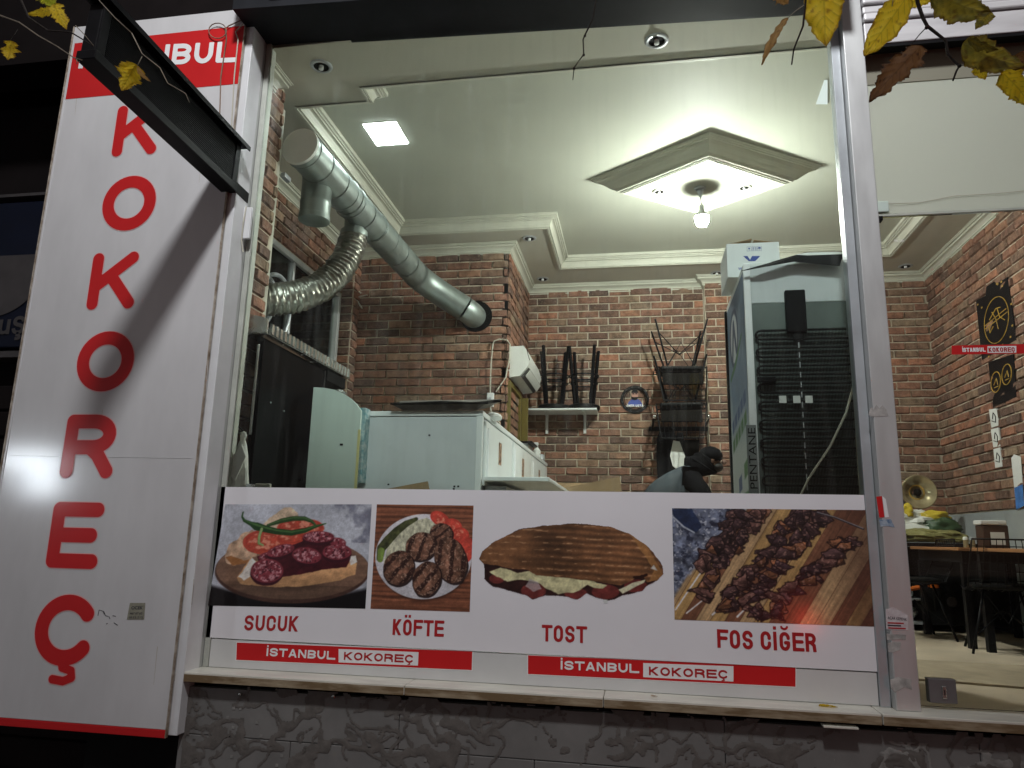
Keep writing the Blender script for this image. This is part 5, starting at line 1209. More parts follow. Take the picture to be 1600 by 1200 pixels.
def wire_chair(label, group):
    t = thing('wire_chair', label, 'chair', (0,0,0), group)
    W_ = .24; fr = M['black']
    rim = [(-W_,-.20,.46),(-W_,.0,.445),(-W_*.98,.18,.47),(-W_*.92,.25,.62),(-W_*.80,.29,.82),(W_*.80,.29,.82),(W_*.92,.25,.62),(W_*.98,.18,.47),(W_,.0,.445),(W_,-.20,.46)]
    obj('rim', MB().tube(rim,.007,6,closed=True), fr, t, smooth=True)
    mb = MB()
    for k in range(1,10):
        x = -W_+2*W_*k/10; s = .80+.0; mb.tube([(x,-.20,.455),(x,.0,.435),(x*.98,.18,.462),(x*.92,.245,.62),(x*.80,.288,.818)],.0028,4)
    for (y,z,ww) in ((-.13,.450,1),(-.06,.443,1),(.02,.44,1),(.10,.452,.99),(.20,.52,.97),(.23,.585,.94),(.25,.65,.91),(.265,.71,.88),(.278,.765,.84)): mb.tube([(-W_*ww,y,z+.004),(W_*ww,y,z+.004)],.0028,4)
    stuff(obj('wire_grid', mb, fr, t))
    obj('cushion', MB().box(-.205,.205,-.18,.17,.455,.495,.018), M['cushion'], t)
    obj('back_pad', MB().obox((0,.222,.60),(.19,0,0),(0,.014,-.004),(0,.016,.055)), M['cushionb'], t)
    for sx in (-1,1):
        for sy in (-1,1):
            obj('leg', MB().tube([(sx*.13,sy*.11,.44),(sx*.25,sy*.22,.0)],.0095,7), fr, t, smooth=True)
    obj('brace', MB().tube([(-.13,-.11,.44),(.0,-.16,.22),(.13,-.11,.44)],.005,6), fr, t); obj('brace', MB().tube([(-.13,.11,.44),(.0,.16,.22),(.13,.11,.44)],.005,6), fr, t)
    obj('brace', MB().tube([(-.22,-.19,.12),(0,0,.30),(.22,.19,.12)],.005,6), fr, t); obj('brace', MB().tube([(.22,-.19,.12),(.001,0,.306),(-.22,.19,.12)],.005,6), fr, t)
    return t
wc = wire_chair('upturned black wire chair on top of the pair on the back wall','black wire chairs hung upside down on the back wall')
def putc(o, loc, up=False, rz=0):
    o.location = loc; o.rotation_euler = (PI if up else 0, 0, rz)
putc(wc,(.405,7.21,1.655+.46),True,R(4))
c2 = copy_tree(wc); c2['label'] = 'upturned black wire chair lower in the pair above the hanging jacket'; putc(c2,(.41,7.23,1.30+.46),True,R(-2))
t = thing('coat_rack','black wall rail with round chrome knobs holding the upturned chairs','coat rack',(.4,7.58,1.25))
obj('rail', MB().box(.10,.72,7.57,7.592,1.10,1.145,.004), M['black'], t)
for x in (.14,.66): obj('arm', MB().tube([(x,7.58,1.13),(x,7.30,1.135),(x,7.02,1.15)],.010,8), M['black'], t)
for x in (.655,.15): obj('knob', MB().sphere((x,7.01,1.155),.022,14,9), M['chrome'], t, smooth=True)
t = thing('hanging_jacket','dark jacket hanging below the upturned chairs on the left','jacket',(.27,7.4,1.1))
def blob(prof, c, fx, fy, seed, n=22, amp=.02):
    mb = MB()
    for r_,z in prof:
        for k in range(n):
            q = 2*PI*k/n; p = Vector((c[0]+r_*fx*math.cos(q), c[1]+r_*fy*math.sin(q), c[2]+z)); w_ = mnoise.noise(Vector((p.x*11+seed,p.y*11,p.z*4)))*amp; mb.v.append((p.x+w_*math.cos(q),p.y+w_*math.sin(q),p.z))
    m = len(prof)
    for i in range(m-1):
        for k in range(n): mb.f.append((i*n+k,i*n+(k+1)%n,(i+1)*n+(k+1)%n,(i+1)*n+k))
    mb.f.append(tuple(range(n))); mb.f.append(tuple((m-1)*n+k for k in range(n))); return mb
obj('jacket_body', blob([(.02,0),(.07,-.03),(.10,-.12),(.11,-.3),(.10,-.5),(.115,-.75),(.11,-.8)],(.28,7.44,1.12),1,.8,1), M['hoodie'], t, smooth=True)
obj('sleeve', blob([(.03,0),(.05,-.1),(.045,-.3),(.04,-.5),(.03,-.52)],(.40,7.36,1.05),1,1,4), M['hoodie'], t, smooth=True)
t = thing('dark_apron','dark brown apron hanging behind the stooping man','apron',(.52,7.45,1.2))
obj('apron_cloth', MB().prism([(.36,7.50,1.00),(.60,7.50,1.00),(.57,7.47,.62),(.38,7.47,.62)],(0,.012,0)), M['cushionb'], t)
tag(obj('white_cloth', MB().prism([atY(1052,688,7.30),atY(1062,690,7.30),atY(1074,722,7.30),atY(1060,735,7.28),atY(1051,728,7.27),atY(1047,712,7.29)],(.0,.012,0)), M['plasticbag'], origin=atY(1060,700,7.3)),'white cloth hanging between the dark jacket and the stooping man','cloth')

# ---- the stooping man --------------------------------------------------------------------
def skin(name, verts, edges, radii, root, mt, parent, lvl=2):
    me = bpy.data.meshes.new(name); off = wloc(parent); me.from_pydata([tuple(Vector(v)-off) for v in verts], edges, [])
    o = bpy.data.objects.new(name, me); COL.objects.link(o)
    md = o.modifiers.new('skin','SKIN'); md.use_smooth_shade = True
    for i, r_ in enumerate(radii):
        sv = me.skin_vertices[0].data[i]; sv.radius = (r_,r_) if not isinstance(r_,tuple) else r_; sv.use_root = (i == root)
    sb = o.modifiers.new('sub','SUBSURF'); sb.levels = lvl; sb.render_levels = lvl
    dg = bpy.context.evaluated_depsgraph_get(); dg.update()
    m2 = bpy.data.meshes.new_from_object(o.evaluated_get(dg)); bpy.data.objects.remove(o); m2.materials.clear(); m2.materials.append(mt); m2.shade_smooth()
    return link(name, m2, parent)
mx, my = .0, 6.30
man = thing('person','person stooping to the right in a grey vest and black hooded top','person',(.20,my,FZ))
Pe = Vector((.14,my,.18)); W1 = Vector((.22,my,.34)); Ch = Vector((.36,my,.49)); Ne = Vector((.49,my,.565)); Hb = Vector((.55,my,.61)); Hd = Vector((.60,my,.665))
ShL = Vector((.42,my-.17,.50)); ShR = Vector((.42,my+.17,.50))
def armp(sy): return [Vector((.46,my+sy*.16,.49)),Vector((.54,my+sy*.19,.24)),Vector((.67,my+sy*.14,.06)),Vector((.73,my+sy*.12,.02))]
V_ = [Pe,W1,Ch,Ne,Hb,Hd,Hd+Vector((.015,0,.06))]; E_ = [(0,1),(1,2),(2,3),(3,4),(4,5),(5,6)]; Rr = [.09,.07,.06,.045,.060,.085,.07]
for sy in (-1,1):
    b_ = len(V_); V_ += armp(sy); Rr += [.020,.022,.028,.036]; E_ += [(2,b_),(b_,b_+1),(b_+1,b_+2),(b_+2,b_+3)]
    b_ = len(V_); V_ += [Vector((.13,my+sy*.10,.08)),Vector((.20,my+sy*.11,-.24)),Vector((.12,my+sy*.11,-.58)),Vector((.13,my+sy*.11,-.62)),Vector((.24,my+sy*.115,-.63))]; Rr += [.085,.062,.045,.04,.032]; E_ += [(0,b_),(b_,b_+1),(b_+1,b_+2),(b_+2,b_+3),(b_+3,b_+4)]
obj_b = skin('body',V_,E_,Rr,0,M['skin'],man)
for sy in (-1,1):
    h = Vector((.73,my+sy*.12,.02))
    for f,(dx,dy,ln) in enumerate(((.02,-.03,.075),(.03,-.01,.085),(.03,.01,.08),(.02,.03,.065))):
        skin('finger',[h,h+Vector((dx+.02,dy,-.03)),h+Vector((dx+.02,dy,-.03-ln*.5)),h+Vector((dx+.005,dy,-.03-ln))],[(0,1),(1,2),(2,3)],[.011,.0095,.009,.007],0,M['skin'],obj_b,1)
    skin('thumb',[h,h+Vector((-.02,-sy*.035,-.02)),h+Vector((-.01,-sy*.045,-.06))],[(0,1),(1,2)],[.012,.010,.008],0,M['skin'],obj_b,1)
# face details
fx = Hd+Vector((.088,0,-.005))
obj('nose', MB().sphere(fx+Vector((.010,0,-.010)),.017,10,7,(1.3,.8,1.2)), M['skin'], obj_b, smooth=True)
for sy in (-1,1):
    obj('eye', MB().sphere(fx+Vector((-.014,sy*.032,.018)),.011,10,7), M['hair'], obj_b, smooth=True)
    obj('ear', MB().sphere(Hd+Vector((-.005,sy*.078,-.005)),.024,10,7,(.8,.35,1.1)), M['skin'], obj_b, smooth=True)
obj('mouth', MB().box(fx.x-.012,fx.x-.002,my-.022,my+.022,fx.z-.045,fx.z-.038,.003), M['hair'], obj_b)
obj('beard', MB().sphere(Hd+Vector((.035,0,-.055)),.060,14,9,(.95,1.05,.75)), M['hair'], obj_b, smooth=True)
skin('vest',[Pe+Vector((-.03,0,.02)),W1+Vector((-.02,0,.015)),Ch+Vector((-.01,0,.015)),Ne+Vector((-.05,0,-.01)),Vector((.40,my-.12,.505)),Vector((.40,my+.12,.505))],[(0,1),(1,2),(2,3),(2,4),(2,5)],[(.175,.185),(.175,.185),(.180,.180),.09,.10,.10],0,M['vest'],man)
for sy in (-1,1):
    a_ = armp(sy); skin('sleeve',[Vector((.43,my+sy*.11,.50)),a_[0],a_[1],a_[2]+Vector((-.02,0,.02))],[(0,1),(1,2),(2,3)],[.10,.092,.070,.052],1,M['hoodie'],man)
skin('hood',[Ne+Vector((-.075,0,.015)),Ne+Vector((-.01,0,.01)),Hb+Vector((-.025,0,.0)),Hd+Vector((-.060,0,.012)),Hd+Vector((-.045,0,.048))],[(0,1),(1,2),(2,3),(3,4)],[.105,.108,.106,.108,.100],1,M['hoodie'],man)
obj('cap', MB().sphere(Hd+Vector((-.012,0,.040)),.098,18,12,(1.03,1,.80)), M['hoodie'], man, smooth=True)
skin('trousers',[Pe+Vector((0,0,.02))]+[q for sy in (-1,1) for q in (Vector((.13,my+sy*.10,.08)),Vector((.20,my+sy*.11,-.24)),Vector((.12,my+sy*.11,-.57)))],[(0,1),(1,2),(2,3),(0,4),(4,5),(5,6)],[.15,.105,.08,.062,.105,.08,.062],0,M['jeans'],man)
for sy in (-1,1): obj('shoe', MB().sphere((.18,my+sy*.113,-.61),.06,14,8,(2.2,.85,.68)), M['black'], man, smooth=True)

# ---- tall fridge seen from the back ---------------------------------------------------------
FY = 3.72; FX0, FX1 = .545, 1.045; FT = 1.42
t = thing('tall_fridge','tall display fridge with its black condenser coil turned to the window','fridge',(.8,FY,FZ))
obj('body', MB().box(FX0,FX1,FY,FY+.76,FZ,FT,.006), M['fridgew'], t)
obj('corner_rail', MB().box(FX0-.004,FX0+.030,FY-.012,FY-.001,FZ,FT-.01,.003), M['signside'], t)
obj('back_plate', MB().box(FX0+.032,FX1-.006,FY-.004,FY-.0005,FZ+.02,1.195), M['coilback'], t)
obj('top_plate', MB().box(FX0+.032,FX1-.006,FY-.003,FY-.0005,1.198,1.40), M['freezer'], t)
obj('cover_strip', MB().box(.735,.832,FY-.040,FY-.005,1.03,1.252,.006), M['black'], t)
obj('strip_foot', MB().box(.765,.815,FY-.030,FY-.006,.995,1.028,.003), M['black'], t)
cb = obj('condenser', None or MB().box(FX0+.05,FX0+.055,FY-.018,FY-.012,-.5,1.0), M['coilblack'], t)
pts = []; z = 1.045; side = 0; dz = .0455; xl, xr = FX0+.065, FX1-.03
k = 0
while z > -.45:
    a_, b_ = (xr,xl) if k % 2 == 0 else (xl,xr)
    pts.append((a_,FY-.022,z)); pts.append((b_,FY-.022,z))
    s_ = -1 if k % 2 == 0 else 1
    for q in range(1,6):
        an = PI*q/6; pts.append((b_+s_*.024*math.sin(an)*1.0, FY-.022, z-dz/2+dz/2*math.cos(an)))
    z -= dz; k += 1
obj('coil_tube', MB().tube(pts,.0062,6,ref=(0,1,0)), M['coilblack'], t, smooth=True)
mb = MB()
for i in range(60):
    x = xl+.005+(xr-xl-.01)*i/59; mb.box(x-.0011,x+.0011,FY-.0312,FY-.029,-.46,1.05)
stuff(obj('coil_wires', mb, M['coilblack'], t))
for k in range(17): obj('centre_tie', MB().box(.785,.790,FY-.034,FY-.0315,.15+k*.05,.178+k*.05), M['aludark'], t)
for px,lb in ((1223,0),(1245,0),(1264,0)):
    q = atY(px,624,FY-.035); obj('paper_label', MB().box(q.x-.017,q.x+.017,FY-.036,FY-.0345,q.z-.018,q.z+.018), M['paper'], t)
obj('clip', MB().box(FX0+.035,FX0+.125,FY-.045,FY-.033,.775,.805,.004), M['black'], t)
A_ = atY(1184,762,FY-.036); tm = text_mb('PENTANE',1,((0,0,0),(1,0,0),(0,0,1)),1,.0); xs = [q[0] for q in tm.v]; ll = max(xs); Hh = .30
def pent(mb_, e, off): return [(A_.x-q[2]/.72*.036, FY-.036-off, A_.z-.01+q[0]/ll*Hh) for q in mb_.v]
plate = obj('label_strip', MB().box(A_.x-.042,A_.x+.005,FY-.0365,FY-.035,A_.z-.03,A_.z+Hh+.005), mat('faded label',(.15,.165,.165),.6,var=.2), t)
tm.v = pent(tm,0,.0015); obj('lettering', tm, M['black'], plate)
# printed left side
c = Canvas(0,100,0,270,70,(150,172,186)); X,Y = c.X,c.Y
c.C = c.shade((92,124,164), .75+.5*fbm(X/60,Y/60,3)); c.put(np.clip((Y-120)/60,0,1), (176,190,192)); c.put(np.clip(fbm(X/30,Y/60,6)-.45,0,.3)*2, (190,204,210))
d = c.ell(38,48,26,34)[0]; c.put(c.aa(d),(40,60,110)); d = c.ell(38,48,20,28)[0]; c.put(c.aa(d),(190,200,210)); c.put(c.aa(c.line([(26,70),(38,30),(50,66)],[4,4,4])),(40,60,110)); c.put(c.aa(c.line([(10,88),(40,80),(80,60)],[3,4,2])),(60,130,70))
for q in range(5): c.put(c.aa(c.poly([(8+q*17,140-q*4),(21+q*17,136-q*4),(21+q*17,150-q*4),(8+q*17,154-q*4)])),(52,84,150)); c.put(c.aa(c.poly([(8+q*17,162-q*4),(21+q*17,158-q*4),(21+q*17,172-q*4),(8+q*17,176-q*4)])),(60,130,62))
for (x0,x1,y0,y1,cl_) in ((66,84,196,212,(60,130,60)),(34,52,208,224,(50,80,150)),(20,90,228,270,(70,138,74)),(8,34,236,262,(60,90,160)),(50,70,240,256,(220,226,226))): c.put(c.aa(c.poly([(x0,y0),(x1,y0-4),(x1,y1-4),(x0,y1)])),cl_)
c.put(c.aa(c.ell(58,248,10,12)[0]),(210,216,220)); c.C = c.C*.62+c.C.mean(-1,keepdims=True)*.38
sp_ = c.make('side_print', 0, ((0,0),(1,0),(1,-1),(0,-1)), None, M['printm'], .85)
vs = np.empty(len(sp_.data.vertices)*3); sp_.data.vertices.foreach_get('co',vs); vs = vs.reshape(-1,3)
uu, vv = vs[:,0].copy(), -vs[:,2].copy(); new = np.stack([np.full(len(uu),FX0-.0015), FY+.74-.71*uu, FT-.04-1.35*vv],-1)-np.array(wloc(t))
sp_.data.vertices.foreach_set('co',new.astype(np.float32).ravel()); sp_.parent = t
obj('door_edge', MB().box(FX0-.012,FX1+.004,FY+.762,FY+.80,FZ+.05,FT-.02,.005), M['black'], t)
tag(obj('cable', MB().tube([(1.035,FY-.05,.79),(.98,FY-.055,.62),(.90,FY-.05,.46),(.79,FY-.052,.30),(.74,FY-.05,.20)],.0055,6), M['cable'], origin=(1.03,FY-.05,.79)),'white cable running slantwise across the back of the fridge','cable')
tag(obj('cable', MB().tube([(1.035,FY-.045,.79),(1.028,FY-.055,.70),(1.020,FY-.05,.5),(1.018,FY-.05,.15)],.005,6), M['cable'], origin=(1.035,FY-.045,.78)),'white cable hanging straight down the right edge of the fridge back','cable')
t = thing('carton','white shipping carton with blue marks on top of the tall fridge','box',(.63,4.05,FT))
bx0, bx1, bY, bz0, bz1 = .493, .772, 3.95, 1.425, 1.622
obj('box_body', MB().box(bx0,bx1,bY,bY+.32,bz0,bz1,.002), M['boxwhite'], t)
obj('flap', MB().prism([(bx0+.01,bY+.02,bz1+.002),(bx0+.14,bY+.02,bz1+.03),(bx0+.14,bY+.30,bz1+.03),(bx0+.01,bY+.30,bz1+.002)],(0,0,.004)), M['cardboard'], t)
obj('flap', MB().prism([(bx1-.005,bY+.02,bz1+.002),(bx0+.15,bY+.02,bz1+.022),(bx0+.15,bY+.30,bz1+.022),(bx1-.005,bY+.30,bz1+.002)],(0,0,.004)), M['cardboard'], t)
blue = mat('blue print',(.03,.06,.28),.6); yb2 = bY-.0006
mk = MB()
q0 = atY(1172,389,yb2)
for i in range(3):
    x = q0.x-.005+i*.027; z = q0.z
    obj('shipping_mark', MB().tube([(x-.011,yb2,z-.012),(x+.011,yb2,z-.012),(x+.011,yb2,z+.013),(x-.011,yb2,z+.013)],.0009,4,closed=True), blue, t)
    g_ = MB()
    if i == 0: g_.lathe([(.005,0),(.005,.0005)],(x,yb2-.0004,z+.003),'Y',10).box(x-.001,x+.001,yb2-.0004,yb2,z-.009,z-.001)
    elif i == 1:
        for s_ in (-.005,.005): g_.prism([(x+s_-.0012,yb2-.0004,z-.009),(x+s_+.0012,yb2-.0004,z-.009),(x+s_+.0012,yb2-.0004,z+.004),(x+s_+.0035,yb2-.0004,z+.004),(x+s_,yb2-.0004,z+.010),(x+s_-.0035,yb2-.0004,z+.004),(x+s_-.0012,yb2-.0004,z+.004)],(0,.0004,0))
    else: g_.prism([(x-.009,yb2-.0004,z)]+[(x-.009*math.cos(a*PI/8),yb2-.0004,z+.009*math.sin(a*PI/8)) for a in range(1,8)]+[(x+.009,yb2-.0004,z)],(0,.0004,0)).box(x-.0008,x+.0008,yb2-.0004,yb2,z-.009,z-.0005)
    obj('shipping_mark', g_, blue, t)
obj('maker_mark', MB().prism([atY(px,py,yb2-.0004) for px,py in ((1161,400),(1168,400),(1172,406),(1175,400),(1188,400),(1180,408),(1170,408))],(0,.0004,0)), blue, t)
obj('lettering', text_fit('WO',(q0.x-.068,1.466),(q0.x-.033,1.466),.016,yb2-.0004,.02), blue, t)
t = thing('film_sheet','torn black backed sheet flopped over the top edge of the fridge','sheet',(.8,FY,FT))
def sheet(pts, th=.004): return MB().prism(pts,(0,.002,th))
obj('sheet', sheet([atY(1158,424,FY-.045),atY(1250,398,FY-.03),atY(1318,396,FY-.03),atY(1312,416,FY-.05),atY(1240,409,FY-.055),atY(1190,418,FY-.06)]), M['black'], t)
obj('sheet', sheet([atY(1170,420,FY+.02),atY(1258,395,FY+.10),atY(1320,393,FY+.10),atY(1316,408,FY+.02)]), M['cardgrey'], t)
obj('torn_edge', sheet([atY(1245,398,FY-.032),atY(1262,395,FY-.032),atY(1318,394,FY-.032),atY(1316,397,FY-.034),atY(1262,399,FY-.034)],.002), M['paper'], t)

# ---- right hand wall ---------------------------------------------------------------------------
XW = XR-.022
def wall_card(name,label,pts,mt,cat,th=.006):
    P = [atX(px,py,XW) for px,py in pts]; t = thing(name,label,cat,P[0]); obj('board', MB().prism(P,(th,0,0)), mt, t); return t,P
def onw(px,py,e=.002): q = atX(px,py,XW-e); return q
t,P = wall_card('poster','larger black poster with gold calligraphy in a ring on the right wall',[(1525,470),(1540,462),(1541,448),(1553,440),(1556,444),(1574,433),(1588,531),(1534,562)],M['black'],'poster')
mb = MB()
def gold_lines(t, segs, r=.006):
    for pts in segs: obj('gold_stroke', MB().tube([onw(a,b) for a,b in pts],r,5), M['gold'], t)
el = [(1557+20*math.cos(a)*.95, 500+36*math.sin(a)-7*math.cos(a)) for a in [i*PI/16 for i in range(33)]]
gold_lines(t,[el],.003)
gold_lines(t,[[(1538,510),(1572,482)],[(1540,514),(1574,487)],[(1545,508),(1547,520),(1552,510)],[(1550,488),(1556,498),(1560,514)],[(1558,482),(1562,495),(1570,500)],[(1546,500),(1556,482),(1563,480)]],.004)
for i in range(14):
    a,b = random.choice(((1530,475),(1545,455),(1568,445),(1577,470),(1582,505),(1580,525),(1560,440),(1541,552),(1565,540))); q = onw(a+random.uniform(-4,4),b+random.uniform(-6,6)); obj('gold_fleck', MB().box(q.x,q.x+.001,q.y-.012,q.y+.012,q.z-.006,q.z+.008), M['gold'], t)
t,P = wall_card('poster','smaller black poster with two gold ovals on the right wall',[(1544,566),(1583,553),(1588,620),(1552,636)],M['black'],'poster')
for cx,cy in ((1556,597),(1573,585)):
    gold_lines(t,[[(cx+7.5*math.cos(i*PI/9),cy+16*math.sin(i*PI/9)-2.5*math.cos(i*PI/9)) for i in range(19)],[(cx-3,cy+5),(cx+1,cy-6),(cx+3,cy+4)],[(cx-2,cy+9),(cx+4,cy+6)]],.004)
for lb,pts in (('uppermost of three small white picture cards under the black posters',[(1545,640),(1557,638),(1560,665),(1549,668)]),('middle one of three small white picture cards under the black posters',[(1548,671),(1560,668),(1563,697),(1552,699)]),('lowest of three small white picture cards under the black posters',[(1552,702),(1562,699),(1566,729),(1555,731)])):
    t,P = wall_card('picture_card',lb,pts,M['paper'],'card',.012); t['group'] = 'small white cards in a column on the right wall'
    cx = sum(p[0] for p in pts)/4; cy = sum(p[1] for p in pts)/4
    obj('drawing', MB().tube([onw(cx-3,cy+5),onw(cx+3,cy+7),onw(cx+3,cy-2),onw(cx-1,cy-8),onw(cx-2,cy+2)],.004,5), M['nvtext'], t)
t,P = wall_card('notice_sheet','tall white notice with a blue lower half at the right picture edge',[(1580,716),(1584,710),(1595,714),(1600,790),(1588,797)],M['paper'],'notice',.003)
obj('blue_area', MB().prism([onw(1585,762),onw(1598,757),onw(1600,790),onw(1588,797)],(-.001,0,0)), mat('blue print area',(.05,.18,.5),.6,var=.4,scale=12), t)

# table, napkins, chairs, corner counter
t = thing('cafe_table','dark cafe table with a thin wooden top against the right wall','table',(2.5,5.9,FZ))
obj('table_top', MB().box(2.10,XR-.03,5.45,6.35,-.022,.0,.004), M['wood'], t)
obj('apron', MB().box(2.14,XR-.06,5.50,6.30,-.10,-.024), M['black'], t)
for x in (2.15,XR-.1):
    for y in (5.50,6.28): obj('leg', MB().box(x-.022,x+.022,y-.022,y+.022,FZ,-.102), M['black'], t)
t = thing('cafe_table','second dark cafe table at the right edge nearer the door','table',(2.5,4.9,FZ))
obj('table_top', MB().box(2.15,XR-.03,4.55,5.40,-.022,.0,.004), M['wood'], t)
for x in (2.2,XR-.1):
    for y in (4.6,5.35): obj('leg', MB().box(x-.022,x+.022,y-.022,y+.022,FZ,-.024), M['black'], t)
t = thing('napkin_box','dark brown napkin dispenser box holding white napkins on the table','napkin holder',(2.5,5.95,0))
nx0, nx1, nY = 2.475, 2.645, 5.95
obj('box_body', MB().box(nx0,nx1,nY,nY+.13,.001,.165,.006), M['darkwood'], t); obj('napkins', MB().box(nx0-.015,nx1-.01,nY-.01,nY+.12,.167,.20,.008), M['paper'], t)
obj('label', MB().box(nx0+.045,nx1-.03,nY-.002,nY-.0003,.025,.115,.0005), M['paper'], t)
for x,lb,mt in ((2.35,'white topped salt shaker beside the napkin box','paper'),(2.395,'dark pepper shaker beside the napkin box','aludark')):
    tt = thing('shaker',lb,'shaker',(x,5.95,0)); obj('jar', MB().lathe([(.016,.001),(.018,.01),(.017,.055)],(x,5.95,0),'Z',12), M['amber'], tt); obj('lid', MB().lathe([(.018,.056),(.018,.07),(.01,.078)],(x,5.95,0),'Z',12), M[mt], tt)
for k,(x,y,rz,lb) in enumerate(((2.30,5.36,R(165),'black wire chair tucked under the table in front of the napkin box'),(2.66,5.0,R(95),'black wire chair at the right edge of the picture'),(2.0,6.05,R(-90),'black wire chair at the left end of the cafe table'))):
    c3 = copy_tree(wc); c3['label'] = lb; c3['group'] = 'black wire chairs round the cafe tables'; putc(c3,(x,y,FZ),False,rz); c3.scale = (.86,.86,.86)
    for ch in list(c3.children):
        if ch.name.startswith('back_pad'): bpy.data.objects.remove(ch)
t = thing('corner_counter','dark counter with open glass shelves in the far right corner','counter',(2.2,6.8,FZ))
obj('top', MB().box(1.85,XR-.04,6.42,7.35,.0,.03,.004), M['black'], t)
obj('back', MB().box(1.87,XR-.06,7.30,7.33,FZ,-.002), M['blackmatt'], t)
obj('right_cupboard', MB().box(2.22,XR-.06,6.45,7.29,FZ+.05,-.002,.004), M['blackmatt'], t)
obj('side', MB().box(1.86,1.885,6.44,7.29,FZ,-.002), M['black'], t)
obj('shelf', MB().box(1.886,2.219,6.45,7.29,FZ+.05,FZ+.07), M['aludark'], t); obj('shelf', MB().box(1.886,2.219,6.45,7.29,-.42,-.405), M['aludark'], t); obj('shelf', MB().box(1.886,2.219,6.45,7.29,-.27,-.25), M['aludark'], t)
obj('dial', MB().lathe([(.085,0),(.085,-.01),(.07,-.012)],(2.40,6.448,-.42),'Y',24), M['cushionb'], t); obj('dial_cap', MB().lathe([(.04,-.012),(.03,-.02)],(2.40,6.448,-.42),'Y',20), M['nvtext'], t)
for x in (2.0,2.2,2.5): obj('foot', MB().tube([(x,6.42,FZ+.06),(x+.02,6.36,FZ)],.010,6), M['black'], t)
tag(obj('folded_cloth', MB().box(1.92,2.16,6.52,6.75,-.404,-.33,.03), M['plasticbag'], origin=(2.0,6.6,-.404)),'folded white cloth on the middle shelf of the corner counter','cloth')
tag(obj('paper_bag', MB().sphere((2.08,6.6,-.52),.10,14,9,(1.2,1,.6)), M['paper'], origin=(2.08,6.6,-.58)),'pale crumpled bag on the lowest shelf of the corner counter','bag')
tag(obj('brown_packet', MB().box(1.90,1.985,6.5,6.62,-.58,-.46,.01), M['cardboard'], origin=(1.95,6.55,-.58)),'brown packet at the left of the lowest counter shelf','packet')
t = thing('orange_grip','orange plastic clamp handle in front of the corner counter','tool',(1.9,6.40,-.2))
oy = 6.40
obj('bar', MB().tube([atY(px,py,oy) for px,py in ((1408,921),(1425,920),(1443,916))],.018,8), M['orange'], t); obj('jaw', MB().tube([atY(px,py,oy) for px,py in ((1440,921),(1446,917),(1450,914))],.014,8), M['orange'], t); obj('end', MB().obox(atY(1460,916,oy),(.025,0,0),(0,.02,0),(0,0,.012)), M['orange'], t)
t = thing('plastic_bags','heap of white and yellow printed plastic bags on the corner counter','bag',(2.3,6.8,.03))
def crumple(c, sx, sy, sz, seed, k=1.0):
    mb = MB().sphere((0,0,0),1,30,18); out = MB(); out.f = mb.f
    for p in mb.v:
        v = Vector(p); n1 = mnoise.noise(v*1.6+Vector((seed,0,0))); n2 = abs(mnoise.noise(v*3.7+Vector((seed*2,5,0)))); n3 = abs(mnoise.noise(v*8+Vector((seed,9,2))))
        q = 1+k*(.35*n1-.40*n2-.16*n3+.12); z = v.z*q
        out.v.append((c[0]+v.x*q*sx, c[1]+v.y*q*sy, c[2]+(max(z,-.55)+.55)*sz))
    return out
obj('white_bag', crumple((2.24,6.78,.12),.27,.16,.11,3,1.3), M['plasticbag'], t)
obj('yellow_part', crumple((2.20,6.70,.24),.06,.05,.07,5,1.4), M['yellow'], t, smooth=True)
obj('yellow_part', crumple((2.44,6.74,.22),.12,.06,.05,6), M['yellow'], t, smooth=True)
obj('green_part', crumple((2.47,6.66,.12),.13,.07,.07,7), mat('dark green print',(.03,.07,.03),.5), t, smooth=True)
tag(obj('olive_bag', crumple((2.34,6.58,.035),.29,.14,.07,9,.8), M['olivebag'], origin=(2.34,6.58,.03)),'flat olive bag under the heap of plastic bags','bag')
t = thing('blue_binder','dark blue binder with papers lying left on the corner counter','binder',(1.98,6.6,.03))
obj('cover', MB().box(1.87,2.10,6.46,6.72,.062,.11,.004), M['bluemat'], t); obj('papers', MB().box(1.86,2.09,6.47,6.71,.034,.060,.003), M['paper'], t)
q = atY(1434,769,7.05)
t = thing('glass_dome','round glass lamp shade seen face on against the corner bricks','lamp shade',q)
obj('dome', MB().lathe([(.028,.05),(.06,.045),(.10,.02),(.148,-.03),(.150,-.036),(.142,-.036),(.10,.012),(.05,.03)],q,'Y',30,False), M['amber'], t, smooth=True)
obj('hub', MB().sphere(q+Vector((0,.01,0)),.034,14,9), M['cushionb'], t, smooth=True); obj('ring', MB().lathe([(.055,-.0),(.062,-.01),(.07,0)],q+Vector((0,.028,0)),'Y',24,False), M['gold'], t, smooth=True)
obj('stem', MB().tube([q+Vector((0,.06,0)),q+Vector((0,.30,-.10)),q+Vector((0,.50,-.02))],.012,8), M['black'], t)
t = thing('floor_mat','worn beige mat lying on the shop floor behind the door','mat',(2.2,4.6,FZ))
obj('mat_sheet', MB().prism([(1.3,4.12,FZ+.001),(1.55,4.08,FZ+.001),(1.85,4.02,FZ+.001),(2.3,4.10,FZ+.001),(2.80,4.07,FZ+.001),(2.80,4.72,FZ+.001),(1.3,4.80,FZ+.001)],(0,0,.010)), mat('worn mat',(.33,.27,.19),.9,var=.25,scale=5), t)

